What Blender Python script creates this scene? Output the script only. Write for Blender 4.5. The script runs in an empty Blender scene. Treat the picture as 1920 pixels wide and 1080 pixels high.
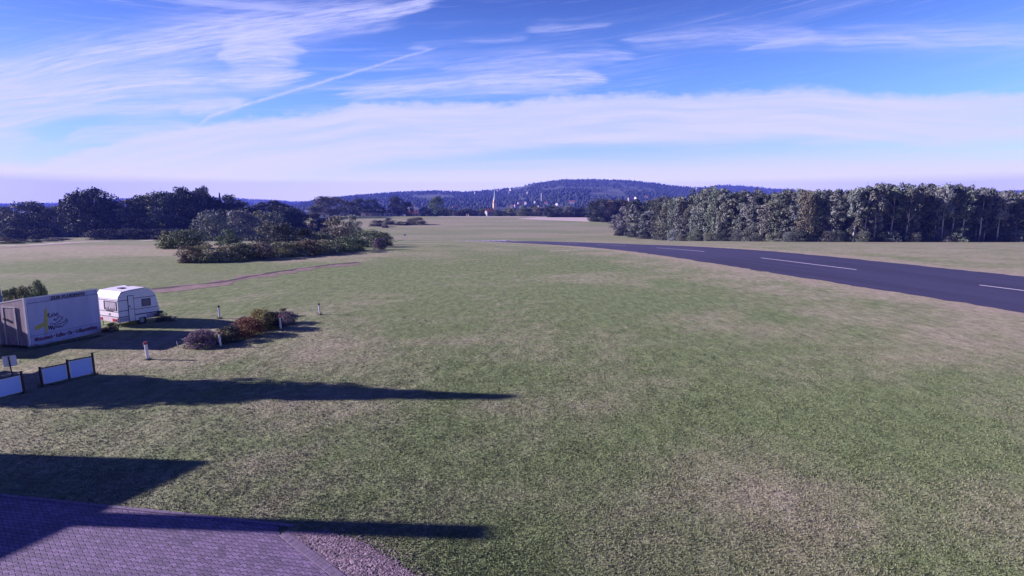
import bpy, math, random
import numpy as np
from mathutils import Vector, Matrix

# ------------------------------------------------------------------ camera, sky, sun, exposure
SC = bpy.context.scene
COL = SC.collection
CH, PITCH, F = 7.2, math.radians(8.9), 960.0
cam_d = bpy.data.cameras.new('camera'); cam = bpy.data.objects.new('camera', cam_d); COL.objects.link(cam)
cam.location = (0, 0, CH); cam.rotation_euler = (math.radians(90) - PITCH, 0, 0)
cam_d.sensor_width = 36; cam_d.lens = 18; cam_d.clip_start = .1; cam_d.clip_end = 20000
SC.camera = cam
SC.view_settings.view_transform = 'Standard'; SC.view_settings.look = 'None'
SC.view_settings.gamma = 1; SC.view_settings.exposure = 1.0
SC.cycles.max_bounces = 6; SC.cycles.diffuse_bounces = 3; SC.cycles.volume_bounces = 1; SC.cycles.transparent_max_bounces = 8

SUN_EL, SHADOW_AZ = math.radians(20), math.radians(-3)
sd = Vector((math.cos(SUN_EL) * math.cos(SHADOW_AZ), math.cos(SUN_EL) * math.sin(SHADOW_AZ), -math.sin(SUN_EL)))
sun_d = bpy.data.lights.new('sun', 'SUN'); sun_d.energy = 5.0; sun_d.angle = math.radians(.53); sun_d.color = (1.0, .86, 1.0)
sun = bpy.data.objects.new('sun', sun_d); COL.objects.link(sun); sun.rotation_euler = sd.to_track_quat('-Z', 'Y').to_euler()
sun.location = (-60, 10, 40)

CT, ST = math.cos(PITCH), math.sin(PITCH)
def ray(px, py):
    u = (px - 960) / F; v = (540 - py) / F
    return u, CT + v * ST, v * CT - ST
def azel(px, py):
    a, b, c = ray(px, py)
    return math.degrees(math.atan2(a, b)), math.degrees(math.atan2(c, math.hypot(a, b)))

def build_world():
    w = bpy.data.worlds.new('World'); SC.world = w; w.use_nodes = True
    nt = w.node_tree; N = nt.nodes; L = nt.links; N.clear()
    out = N.new('ShaderNodeOutputWorld'); bg = N.new('ShaderNodeBackground'); L.new(bg.outputs[0], out.inputs[0])
    STR = .1; bg.inputs[1].default_value = STR
    def M(op, a, b=None, c=None, clamp=False):
        n = N.new('ShaderNodeMath'); n.operation = op; n.use_clamp = clamp
        for i, x in enumerate((a, b, c)):
            if x is None: continue
            if isinstance(x, (int, float)): n.inputs[i].default_value = x
            else: L.new(x, n.inputs[i])
        return n.outputs[0]
    tc = N.new('ShaderNodeTexCoord'); sp = N.new('ShaderNodeSeparateXYZ'); L.new(tc.outputs['Generated'], sp.inputs[0])
    X, Y, Z = sp.outputs
    az = M('MULTIPLY', M('ARCTAN2', X, Y), 57.2958); el = M('MULTIPLY', M('ARCSINE', Z), 57.2958)
    t = M('DIVIDE', M('ADD', az, 60), 120, clamp=True)
    def curve(pts, scale=30.0):
        fc = N.new('ShaderNodeFloatCurve'); L.new(t, fc.inputs['Value']); cv = fc.mapping.curves[0]
        q = sorted(((a + 60) / 120, v / scale) for a, v in pts)
        q = [(0.0, q[0][1])] + q + [(1.0, q[-1][1])] if q[0][0] > 0.001 else q
        while len(cv.points) < len(q): cv.points.new(.5, .5)
        for p, (x, y) in zip(cv.points, q): p.location = (x, y); p.handle_type = 'AUTO_CLAMPED'
        fc.mapping.update()
        return M('MULTIPLY', fc.outputs[0], scale)
    def pc(pp): return curve([azel(x, y) for x, y in pp])
    def noise(ax, sx, ey, sy, seed, detail=5, rough=.6):
        c = N.new('ShaderNodeCombineXYZ')
        L.new(M('MULTIPLY', ax, sx), c.inputs[0]); L.new(M('MULTIPLY', ey, sy), c.inputs[1]); c.inputs[2].default_value = seed
        n = N.new('ShaderNodeTexNoise'); L.new(c.outputs[0], n.inputs['Vector']); n.inputs['Scale'].default_value = 1
        n.inputs['Detail'].default_value = detail; n.inputs['Roughness'].default_value = rough
        return n.outputs[0]
    def ss(x, lo, hi):
        n = N.new('ShaderNodeMapRange'); n.interpolation_type = 'SMOOTHSTEP'
        L.new(x, n.inputs[0])
        for i, v in ((1, lo), (2, hi)):
            if isinstance(v, (int, float)): n.inputs[i].default_value = v
            else: L.new(v, n.inputs[i])
        return n.outputs[0]
    mask = None
    def addm(m):
        nonlocal mask
        mask = m if mask is None else M('SUBTRACT', 1, M('MULTIPLY', M('SUBTRACT', 1, mask), M('SUBTRACT', 1, m)))
    # big bank of cloud across the whole view
    T = pc([(0, 303), (120, 285), (250, 255), (350, 236), (480, 214), (600, 205), (700, 188), (850, 190), (1000, 182), (1180, 168), (1300, 172), (1420, 166), (1500, 160), (1600, 166), (1760, 174), (1920, 171)])
    B = pc([(0, 500), (250, 410), (480, 350), (700, 310), (850, 292), (1100, 274), (1400, 266), (1920, 268)])
    n1 = noise(az, .16, M('SUBTRACT', el, T), .5, 1.3); n1b = noise(az, .9, el, 1.6, 7.7, 4)
    d = M('ADD', M('SUBTRACT', T, el), M('ADD', M('MULTIPLY', M('SUBTRACT', n1, .5), 1.6), M('MULTIPLY', M('SUBTRACT', n1b, .5), .9)))
    top = ss(d, -.15, .75)
    dl = M('ADD', M('SUBTRACT', el, B), M('MULTIPLY', M('SUBTRACT', noise(az, .12, el, 1.2, 5.1), .5), 1.6))
    low = ss(dl, -.5, .9)
    tex = ss(noise(az, .06, M('SUBTRACT', el, T), 1.1, 9.2, 6, .62), .15, .75)
    addm(M('MULTIPLY', M('MULTIPLY', top, M('ADD', .35, M('MULTIPLY', low, .65))), M('ADD', .50, M('MULTIPLY', tex, .56)), clamp=True))
    # faint lower layer
    T2 = pc([(0, 400), (250, 345), (600, 320), (900, 300), (1200, 290), (1500, 280), (1920, 275)])
    lo2 = ss(M('ADD', M('SUBTRACT', T2, el), M('MULTIPLY', M('SUBTRACT', noise(az, .05, el, 1.3, 3.3), .5), 2.6)), -.2, 2.0)
    addm(M('MULTIPLY', lo2, .78)); addm(M('MULTIPLY', M('SUBTRACT', 1, ss(el, 1.0, 6.5)), .75))
    # wisps: (centre line, half thickness in px, opacity, ragged)
    def band(pts, wd, op, seed, rag=.8, sx=.10, sy=1.6, wk=1.45):
        c = pc([(x, y) for x, y in pts]); wc = curve([(azel(x, y)[0], w_) for (x, y), w_ in zip(pts, [0] + wd + [0])], 4.0) if len(wd) == len(pts) - 2 else None
        dd = M('SUBTRACT', el, c)
        n = noise(az, sx, dd, sy, seed, 6, .65)
        dd2 = M('ADD', dd, M('MULTIPLY', M('SUBTRACT', n, .5), rag * 2.2))
        q = M('DIVIDE', dd2, M('MAXIMUM', M('MULTIPLY', wc, wk), .02))
        g = M('EXPONENT', M('MULTIPLY', M('MULTIPLY', q, q), -1))
        nn = ss(noise(az, sx * 2.6, dd, sy * 2.2, seed + 11, 8, .7), .30, .66)
        inside = ss(wc, .02, .2)
        addm(M('MULTIPLY', M('MULTIPLY', M('MULTIPLY', g, M('ADD', .3, M('MULTIPLY', nn, .75))), op), inside, clamp=True))
    band([(-400, 190), (0, 150), (110, 122), (220, 98), (360, 76), (520, 52), (700, 26), (900, 0)], [1.3, 1.2, 1.0, 1.2, 1.1, .7], .85, 21, 1.4)
    band([(380, 105), (430, 100), (480, 96), (540, 98), (600, 100)], [.8, 1.5, 1.0], .85, 22, 1.2)
    band([(-400, 230), (0, 188), (120, 176), (240, 158), (360, 152), (480, 148), (640, 140)], [1.0, .9, .8, .7, .6], .95, 23, 1.0)
    band([(-400, 270), (0, 232), (130, 206), (250, 204), (380, 196), (520, 190)], [.5, .45, .45, .4], .8, 24, .8)
    band([(320, 210), (370, 204), (420, 198), (470, 196)], [.5, .5], .6, 31, .6)
    band([(-300, 265), (0, 262), (50, 260), (110, 262)], [.6, .35], .6, 32, .6)
    band([(60, 270), (170, 250), (260, 243), (330, 240), (420, 244)], [.4, .6, .5], .6, 33, .6)
    band([(580, 180), (700, 170), (820, 160), (960, 150), (1080, 146), (1180, 152)], [.5, .6, .75, .6], .8, 25, .8)
    band([(780, 140), (880, 125), (1000, 112), (1100, 106), (1230, 108)], [.4, .6, .6], .45, 26, 1.4)
    band([(960, 56), (1030, 54), (1110, 48), (1190, 42)], [.3, .25], .35, 27, 1.2)
    band([(830, 72), (900, 76), (970, 74), (1010, 72)], [.15, .15], .4, 28, .6)
    band([(1120, 80), (1230, 76), (1340, 66), (1480, 66), (1560, 60)], [.5, .6, .5], .4, 29, 1.0)
    band([(1300, 110), (1480, 80), (1620, 74), (1760, 74), (1900, 70), (2300, 60)], [.35, .5, .6, .6], .55, 30, .8)
    band([(880, 176), (950, 172), (1040, 172), (1100, 174)], [.2, .2], .45, 34, .6)
    band([(840, 268), (960, 258), (1150, 254), (1350, 252), (1500, 255)], [.3, .3, .3], .5, 35, .4)
    # contrail
    band([(335, 242), (400, 216), (500, 185), (600, 155), (700, 125), (790, 98), (866, 82)], [.2, .17, .17, .14, .13], .8, 40, .06, .5, 2, .85)
    band([(740, 92), (790, 90), (840, 93)], [.14], .6, 41, .1)
    band([(800, 130), (830, 118), (860, 104)], [.06], .4, 42, .03, .1, 1.6, .9)
    tilt = M('SUBTRACT', el, M('MULTIPLY', az, .09))
    veil = M('MULTIPLY', ss(noise(az, .045, tilt, .85, 61, 8, .66), .46, .72), ss(noise(az, .03, el, .12, 67, 2, .5), .35, .6))
    addm(M('MULTIPLY', veil, M('ADD', .22, M('MULTIPLY', M('SUBTRACT', 1, ss(az, -45, 10)), .45))))
    fib = M('MULTIPLY', ss(noise(az, .12, tilt, 3.4, 71, 6, .7), .52, .75), .28); addm(M('MULTIPLY', fib, ss(noise(az, .04, el, .2, 73, 2, .5), .42, .6)))
    sky = N.new('ShaderNodeTexSky'); sky.sky_type = 'NISHITA'; sky.sun_disc = False
    sky.sun_elevation = SUN_EL; sky.sun_rotation = math.radians(-87); sky.air_density = 1.0; sky.dust_density = .6; sky.ozone_density = 2.0
    def vmul(a, b):
        n = N.new('ShaderNodeVectorMath'); n.operation = 'MULTIPLY'; L.new(a, n.inputs[0])
        if isinstance(b, tuple): n.inputs[1].default_value = b
        else: L.new(b, n.inputs[1])
        return n.outputs[0]
    # the camera's blue cast as tint; unseen sky above and behind deepened for shadow fill
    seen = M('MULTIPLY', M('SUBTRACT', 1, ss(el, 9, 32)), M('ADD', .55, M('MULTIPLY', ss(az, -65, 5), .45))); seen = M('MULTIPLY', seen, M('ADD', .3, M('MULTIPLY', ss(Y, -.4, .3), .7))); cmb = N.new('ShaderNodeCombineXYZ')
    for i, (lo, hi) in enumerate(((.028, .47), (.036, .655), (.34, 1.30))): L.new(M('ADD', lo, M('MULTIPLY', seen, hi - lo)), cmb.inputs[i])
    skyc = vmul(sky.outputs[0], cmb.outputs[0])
    mx = N.new('ShaderNodeMix'); mx.data_type = 'RGBA'
    mm = M('MULTIPLY', mask, M('SUBTRACT', 1, ss(el, 24, 40)))
    # the wisps only stand over the south; the rest of the sky is clear
    mm = M('MULTIPLY', mm, ss(Y, -.1, .35))
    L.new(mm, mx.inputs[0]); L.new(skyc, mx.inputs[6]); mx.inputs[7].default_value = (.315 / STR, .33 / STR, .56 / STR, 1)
    # light lost in the valley haze towards the horizon is brighter behind it
    path = M('MINIMUM', 6300, M('DIVIDE', 320, M('MAXIMUM', Z, .02)))
    cm2 = N.new('ShaderNodeCombineXYZ')
    for i, k in enumerate((.000172, .000148, .00004)): L.new(M('EXPONENT', M('MULTIPLY', path, k)), cm2.inputs[i])
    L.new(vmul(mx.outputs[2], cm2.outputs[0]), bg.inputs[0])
    w.cycles.sampling_method = 'MANUAL'; w.cycles.sample_map_resolution = 512
build_world()

# ------------------------------------------------------------------ terrain height and pixel helpers
ZY = np.array([-60, 70, 85, 100, 135, 173, 210, 246, 275, 330, 400, 460, 490, 520, 560, 650, 900, 1200, 6500], float)
ZZ = np.array([0, 0, -.12, -.55, -2.2, -4.2, -6.25, -8.2, -8.3, -5.6, -2.9, -1.2, -.8, -1.0, -1.9, -4.5, -16, -19, -22], float)
def _pchip(x, y):
    h = np.diff(x); dl = np.diff(y) / h; m = np.zeros_like(y)
    for i in range(1, len(x) - 1):
        if dl[i-1] * dl[i] > 0:
            w1 = 2*h[i] + h[i-1]; w2 = h[i] + 2*h[i-1]; m[i] = (w1 + w2) / (w1/dl[i-1] + w2/dl[i])
    return m
ZM = _pchip(ZY, ZZ)
def zt(y):
    y = np.clip(np.asarray(y, float), ZY[0], ZY[-1] - 1e-6); i = np.clip(np.searchsorted(ZY, y, side='right') - 1, 0, len(ZY) - 2)
    h = ZY[i+1] - ZY[i]; t = (y - ZY[i]) / h
    return ((1+2*t)*(1-t)**2)*ZZ[i] + (t*(1-t)**2)*h*ZM[i] + (t*t*(3-2*t))*ZZ[i+1] + (t*t*(t-1))*h*ZM[i+1]
def P(px, py, fallback=500.):
    u, f, w = ray(px, py)
    ys = np.concatenate([np.arange(5, 700, .25)]); tt = ys / f; zz = CH + w * tt
    hit = np.nonzero(zz < zt(ys))[0]
    Y = ys[hit[0]] if len(hit) else fallback
    return Vector((u * Y / f, Y, float(zt(Y))))
def at(px, Y, py=400):
    u, f, w = ray(px, py)
    return Vector((u * Y / f, Y, float(zt(Y))))
def zpix(py, Y):                       # world height seen at row py at forward distance Y
    u, f, w = ray(960, py); return CH + w * Y / f

# value noise in numpy
def vnoise(x, y, s, seed):
    x = np.asarray(x) / s; y = np.asarray(y) / s
    xi = np.floor(x).astype(np.int64); yi = np.floor(y).astype(np.int64); fx = x - xi; fy = y - yi
    fx = fx*fx*(3-2*fx); fy = fy*fy*(3-2*fy)
    def h(a, b):
        n = (a * 374761393 + b * 668265263 + seed * 1442695041) & 0x7fffffff
        n = ((n ^ (n >> 13)) * 1274126177) & 0x7fffffff
        return ((n ^ (n >> 16)) & 0xffff) / 65535.0
    return (h(xi, yi)*(1-fx)+h(xi+1, yi)*fx)*(1-fy) + (h(xi, yi+1)*(1-fx)+h(xi+1, yi+1)*fx)*fy
def fbm(x, y, s, seed, o=3):
    r = 0; a = .5
    for k in range(o): r = r + a * vnoise(x, y, s / 2**k, seed + k * 17); a *= .5
    return r / (1 - .5**o)

# runway frame
RO = np.array([43.7, 48.6]); RD = np.array([-.281, .9597]); RN = np.array([.9597, .281]); RHW = 11.6; R0, R1 = -120., 205.
BLOBS = [(1350, 905, 1.6, .5, .18), (1440, 940, .9, .4, .2), (1560, 1000, 1.5, .45, .2), (1000, 830, 2.4, .7, .25), (1130, 770, 2.6, .7, .3), (930, 800, 1.6, .5, .2), (900, 945, 1.5, .6, .2), (1180, 860, 1.8, .4, .18), (1250, 690, 7, 4, -.35),
         (1600, 790, 7, 3, -.3), (700, 850, 5, 1.6, -.25), (400, 585, 6, 5, -.4), (300, 760, 6, 2, -.3), (900, 490, 16, 22, -.55), (1100, 560, 12, 8, -.35), (760, 470, 14, 10, -.3),
         (1750, 590, 8, 3, .3), (1880, 640, 5, 2.5, .35), (1400, 520, 10, 3, .15), (130, 690, 4, 3, .4), (420, 665, 5, 2, .3), (640, 700, 6, 2, .15), (60, 475, 30, 16, .4), (180, 462, 30, 12, .3), (300, 520, 30, 12, -.25), (120, 500, 30, 10, -.15), (350, 520, 12, 8, -.25), (1800, 720, 5, 3, .1), (1780, 900, 3, 2, -.2), (500, 640, 4, 3, .2), (560, 560, 7, 6, .1), (1350, 800, 4, 2, -.2)]
BW = [(P(a, b), sx, sy, k) for a, b, sx, sy, k in BLOBS]
def zone(x, y):
    x = np.asarray(x, float); y = np.asarray(y, float)
    dry = .42 + (fbm(x, y, 14, 3) - .5) * .45 + (fbm(x, y, 3.0, 5, 4) - .5) * 1.1 + (fbm(x, y, 1.1, 6, 2) - .5) * .5 * (y < 60)
    wv = (y + .30 * x) / 9.0 + (fbm(x, y, 30, 51) - .5) * 2.2; dry = dry + .17 * np.tanh(3 * np.sin(wv)) * np.clip((-x - 2) / 14, 0, 1) * np.clip((y - 36) / 10, 0, 1) * np.clip((230 - y) / 40, 0, 1)
    dry = dry + .07 * np.tanh(3 * np.sin(((x - RO[0]) * RN[0] + (y - RO[1]) * RN[1]) / 1.9)) * (y > 12) * (x > -20)
    for p, sx, sy, k in BW:
        dry = dry + k * .8 * np.exp(-((x - p.x) / sx)**2 - ((y - p.y) / sy)**2)
    q = (x - RO[0]) * RN[0] + (y - RO[1]) * RN[1]; s = (x - RO[0]) * RD[0] + (y - RO[1]) * RD[1]
    on = (s < R1 + 6)
    edge = np.exp(-((np.abs(q) - RHW) / 2.6)**2) * on
    dry = dry + .30 * on * np.exp(-(np.clip(-q - RHW, 0, 99) / 7.0)**2) * (q < -RHW)
    dry = dry + .75 * edge * (.6 + .8 * vnoise(x, y, 3, 8)) + .25 * ((q > RHW) & (y < 260)) 
    far = np.clip((y - 200) / 60, 0, 1); dry = dry * (1 - far) + far * (.50 + 1.1 * (fbm(x * .35, y * 1.6, 26, 9, 4) - .5))
    dry = dry + .5 * (fbm(x * .25, y * 1.0, 9, 19, 3) - .5) * (y > 40)
    bare = np.clip(edge * 1.1 * (vnoise(x, y, 1.7, 12) - .2), 0, 1) + np.clip(fbm(x, y, 3.2, 31) - .66, 0, 1) * 1.6 * (dry > .5)
    p = P(60, 470); bare = bare + .5 * np.exp(-((x - p.x) / 70)**2 - ((y - p.y) / 45)**2) * np.clip((fbm(x * .3, y, 12, 41, 3) - .38) * 3, 0, 1)
    bare = bare + .35 * np.clip((y - 240) / 60, 0, 1) * np.clip((fbm(x * .3, y, 25, 43, 3) - .45) * 4, 0, 1)
    return np.clip(dry, 0, 1), np.clip(bare, 0, .8)

# ------------------------------------------------------------------ materials
def new_mat(name):
    m = bpy.data.materials.new(name); m.use_nodes = True; nt = m.node_tree
    return m, nt, nt.nodes['Principled BSDF']
def nadd(nt, t, **k):
    n = nt.nodes.new(t)
    for a, b in k.items(): setattr(n, a, b)
    return n
def mixc(nt, fac, a, b, mode='MIX'):
    n = nt.nodes.new('ShaderNodeMix'); n.data_type = 'RGBA'; n.blend_type = mode
    for i, v in ((0, fac), (6, a), (7, b)):
        if isinstance(v, (int, float)): n.inputs[i].default_value = v
        elif isinstance(v, tuple): n.inputs[i].default_value = v + (1,) if len(v) == 3 else v
        else: nt.links.new(v, n.inputs[i])
    return n.outputs[2]
def noise_n(nt, scale, detail=3, rough=.6, vec=None, vscale=None):
    n = nt.nodes.new('ShaderNodeTexNoise'); n.inputs['Scale'].default_value = scale; n.inputs['Detail'].default_value = detail; n.inputs['Roughness'].default_value = rough
    g = nt.nodes.new('ShaderNodeTexCoord'); src = vec or g.outputs['Object']
    if vscale:
        mp = nt.nodes.new('ShaderNodeMapping'); mp.inputs['Scale'].default_value = vscale; nt.links.new(src, mp.inputs[0]); src = mp.outputs[0]
    nt.links.new(src, n.inputs['Vector']); return n.outputs[0]
def ramp(nt, x, lo, hi):
    n = nt.nodes.new('ShaderNodeMapRange'); nt.links.new(x, n.inputs[0]); n.inputs[1].default_value = lo; n.inputs[2].default_value = hi; return n.outputs[0]
def simple(name, col, rough=.6, var=.12, scale=3., bump=0., metal=0., vscale=None, dirt=None):
    m, nt, b = new_mat(name)
    n = noise_n(nt, scale, 5, .6, vscale=vscale)
    c = mixc(nt, ramp(nt, n, .3, .7), tuple(v * (1 - var) for v in col), tuple(min(1, v * (1 + var)) for v in col))
    if dirt:
        n2 = noise_n(nt, dirt[1], 5, .7, vscale=(1, 1, .25)); c = mixc(nt, ramp(nt, n2, dirt[2], dirt[2] + .25), c, dirt[0])
    nt.links.new(c, b.inputs['Base Color']); b.inputs['Roughness'].default_value = rough; b.inputs['Metallic'].default_value = metal
    if bump:
        bp = nt.nodes.new('ShaderNodeBump'); bp.inputs['Strength'].default_value = bump; bp.inputs['Distance'].default_value = .02
        nt.links.new(n, bp.inputs['Height']); nt.links.new(bp.outputs[0], b.inputs['Normal'])
    return m
GREEN_A, GREEN_B = (.26, .345, .135), (.40, .50, .21)
DRY_A, DRY_B = (.44, .42, .22), (.68, .62, .42)
BARE = (.44, .34, .27)
def grass_nodes(nt, b, blades):
    at_ = nt.nodes.new('ShaderNodeAttribute'); at_.attribute_name = 'zone'
    sp = nt.nodes.new('ShaderNodeSeparateColor'); nt.links.new(at_.outputs['Color'], sp.inputs[0])
    geo = nt.nodes.new('ShaderNodeNewGeometry')
    n1 = noise_n(nt, .9, 5, .65, geo.outputs['Position']); n2 = noise_n(nt, 20, 4, .75, geo.outputs['Position'])
    if blades:
        r = geo.outputs['Random Per Island']; g = mixc(nt, r, GREEN_A, GREEN_B); d = mixc(nt, r, DRY_A, DRY_B)
    else:
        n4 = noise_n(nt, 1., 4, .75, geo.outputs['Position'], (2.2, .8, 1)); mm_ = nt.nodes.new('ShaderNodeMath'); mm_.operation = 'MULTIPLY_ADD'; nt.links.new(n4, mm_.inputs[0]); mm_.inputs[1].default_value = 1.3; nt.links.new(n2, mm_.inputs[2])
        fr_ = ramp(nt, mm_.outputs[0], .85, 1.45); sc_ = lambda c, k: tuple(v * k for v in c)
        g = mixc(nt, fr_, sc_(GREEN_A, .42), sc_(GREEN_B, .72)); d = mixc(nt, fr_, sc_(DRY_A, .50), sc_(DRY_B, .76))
    ad = nt.nodes.new('ShaderNodeMath'); ad.operation = 'MULTIPLY_ADD'; nt.links.new(n1, ad.inputs[0]); ad.inputs[1].default_value = .9
    nt.links.new(sp.outputs[0], ad.inputs[2])
    if blades:
        a2 = nt.nodes.new('ShaderNodeMath'); a2.operation = 'MULTIPLY_ADD'; nt.links.new(geo.outputs['Random Per Island'], a2.inputs[0]); a2.inputs[1].default_value = .5; nt.links.new(ad.outputs[0], a2.inputs[2])
        fac = ramp(nt, a2.outputs[0], .75, 1.65)
    else: fac = ramp(nt, ad.outputs[0], .55, 1.3)
    c = mixc(nt, fac, g, d); c = mixc(nt, sp.outputs[1], c, BARE)
    nt.links.new(c, b.inputs['Base Color']); b.inputs['Roughness'].default_value = .9; b.inputs['Specular IOR Level'].default_value = .15
    return n2
def ground_mat():
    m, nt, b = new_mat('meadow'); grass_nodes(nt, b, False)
    geo = nt.nodes.new('ShaderNodeNewGeometry')
    n = noise_n(nt, 1.0, 4, .75, geo.outputs['Position'], (5, 5, 5))
    n3 = noise_n(nt, 1.0, 3, .7, geo.outputs['Position'], (.35, 1.2, .6))
    s = nt.nodes.new('ShaderNodeMath'); s.operation = 'MULTIPLY_ADD'; nt.links.new(n3, s.inputs[0]); s.inputs[1].default_value = 3.; nt.links.new(n, s.inputs[2])
    bp = nt.nodes.new('ShaderNodeBump'); bp.inputs['Strength'].default_value = 1; bp.inputs['Distance'].default_value = .05
    nt.links.new(s.outputs[0], bp.inputs['Height']); nt.links.new(bp.outputs[0], b.inputs['Normal'])
    return m
MAT = {}
MAT['ground'] = ground_mat()
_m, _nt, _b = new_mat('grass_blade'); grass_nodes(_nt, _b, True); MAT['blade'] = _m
# thin matted blades scatter light like a soft layer: soften each blade's normal towards the turf's
_g = _nt.nodes.new('ShaderNodeNewGeometry'); _v = _nt.nodes.new('ShaderNodeVectorMath'); _v.operation = 'MULTIPLY_ADD'; _nt.links.new(_g.outputs['Normal'], _v.inputs[0]); _v.inputs[1].default_value = (.22, .22, .22); _v.inputs[2].default_value = (0, 0, 1)
_w = _nt.nodes.new('ShaderNodeVectorMath'); _w.operation = 'NORMALIZE'; _nt.links.new(_v.outputs[0], _w.inputs[0]); _nt.links.new(_w.outputs[0], _b.inputs['Normal'])
def foliage():
    m, nt, b = new_mat('foliage')
    oi = nt.nodes.new('ShaderNodeObjectInfo'); geo = nt.nodes.new('ShaderNodeNewGeometry')
    n = noise_n(nt, 3.5, 2, .5)
    hsv = nt.nodes.new('ShaderNodeHueSaturation'); nt.links.new(oi.outputs['Color'], hsv.inputs['Color'])
    v = nt.nodes.new('ShaderNodeMath'); v.operation = 'MULTIPLY_ADD'; nt.links.new(geo.outputs['Random Per Island'], v.inputs[0]); v.inputs[1].default_value = 1.25; v.inputs[2].default_value = .42
    v2 = nt.nodes.new('ShaderNodeMath'); v2.operation = 'MULTIPLY'; nt.links.new(v.outputs[0], v2.inputs[0]); nt.links.new(ramp(nt, n, .2, .8), v2.inputs[1])
    v3 = nt.nodes.new('ShaderNodeMath'); v3.operation = 'ADD'; nt.links.new(v2.outputs[0], v3.inputs[0]); v3.inputs[1].default_value = .35
    nt.links.new(v3.outputs[0], hsv.inputs['Value']); nt.links.new(hsv.outputs[0], b.inputs['Base Color'])
    b.inputs['Roughness'].default_value = .7; b.inputs['Specular IOR Level'].default_value = .2
    return m
MAT['leaf'] = foliage()
_m, _nt, _b = new_mat('bark'); _oi = _nt.nodes.new('ShaderNodeObjectInfo'); _n = noise_n(_nt, 30, 4, .7, vscale=(1, 1, .15))
_nt.links.new(mixc(_nt, ramp(_nt, _n, .3, .7), (.5, .5, .5), (1, 1, 1)), _b.inputs['Base Color'])
_mx = mixc(_nt, 1.0, mixc(_nt, ramp(_nt, _n, .3, .7), (.45, .45, .45), (1, 1, 1)), _oi.outputs['Color'], 'MULTIPLY'); _nt.links.new(_mx, _b.inputs['Base Color'])
_b.inputs['Roughness'].default_value = .9; MAT['bark'] = _m

# ------------------------------------------------------------------ object helpers
def tag(o, label=None, cat=None, group=None, kind=None):
    if label: o['label'] = label
    if cat: o['category'] = cat
    if group: o['group'] = group
    if kind: o['kind'] = kind
    return o
def empty(name, loc, rz=0):
    o = bpy.data.objects.new(name, None); COL.objects.link(o); o.location = loc; o.rotation_euler = (0, 0, rz); o.empty_display_size = .3
    return o
def link(name, me, mat=None, parent=None, loc=(0, 0, 0)):
    o = bpy.data.objects.new(name, me); COL.objects.link(o); o.location = loc
    if mat is not None: me.materials.append(mat)
    if parent: o.parent = parent
    return o
def np_mesh(name, V, Fc):
    """V (n,3), Fc (m,k) with constant k"""
    V = np.asarray(V, np.float32); Fc = np.asarray(Fc, np.int32); me = bpy.data.meshes.new(name)
    me.vertices.add(len(V)); me.vertices.foreach_set('co', V.ravel())
    k = Fc.shape[1]; me.loops.add(Fc.size); me.loops.foreach_set('vertex_index', Fc.ravel())
    me.polygons.add(len(Fc)); me.polygons.foreach_set('loop_start', np.arange(0, Fc.size, k, dtype=np.int32))
    me.update(calc_edges=True); me.validate(); return me
class MB:
    def __init__(s): s.v = []; s.f = []
    def add(s, vs, fs):
        b = len(s.v); s.v += [tuple(v) for v in vs]; s.f += [tuple(i + b for i in f) for f in fs]; return s
    def box(s, x0, x1, y0, y1, z0, z1):
        return s.add([(x0,y0,z0),(x1,y0,z0),(x1,y1,z0),(x0,y1,z0),(x0,y0,z1),(x1,y0,z1),(x1,y1,z1),(x0,y1,z1)],
                     [(0,3,2,1),(4,5,6,7),(0,1,5,4),(1,2,6,5),(2,3,7,6),(3,0,4,7)])
    def bar(s, a, b, r0, r1=None, n=8):
        a = Vector(a); b = Vector(b); r1 = r0 if r1 is None else r1; d = (b - a).normalized()
        u = d.orthogonal().normalized(); w = d.cross(u); vs = []
        for p, r in ((a, r0), (b, r1)):
            for k in range(n):
                t = 2*math.pi*k/n; vs.append(p + (u*math.cos(t) + w*math.sin(t))*r)
        fs = [(k, (k+1) % n, n+(k+1) % n, n+k) for k in range(n)] + [tuple(range(n-1, -1, -1)), tuple(range(n, 2*n))]
        return s.add(vs, fs)
    def tube(s, pts, r, n=6):
        for a, b in zip(pts[:-1], pts[1:]): s.bar(a, b, r, r, n)
        return s
    def prism(s, poly, y0, y1):                # poly in (x,z), extruded along y
        n = len(poly); vs = [(x, y0, z) for x, z in poly] + [(x, y1, z) for x, z in poly]
        return s.add(vs, [tuple(range(n)), tuple(range(2*n-1, n-1, -1))] + [(i, i+n, (i+1) % n + n, (i+1) % n) for i in range(n)])
    def build(s, name, mat=None, parent=None, loc=(0,0,0), smooth=False, bevel=0):
        me = bpy.data.meshes.new(name); me.from_pydata(s.v, [], s.f); me.update()
        if smooth: me.shade_smooth()
        o = link(name, me, mat, parent, loc)
        if bevel:
            md = o.modifiers.new('b', 'BEVEL'); md.width = bevel; md.segments = 2; md.limit_method = 'ANGLE'
        return o

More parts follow.
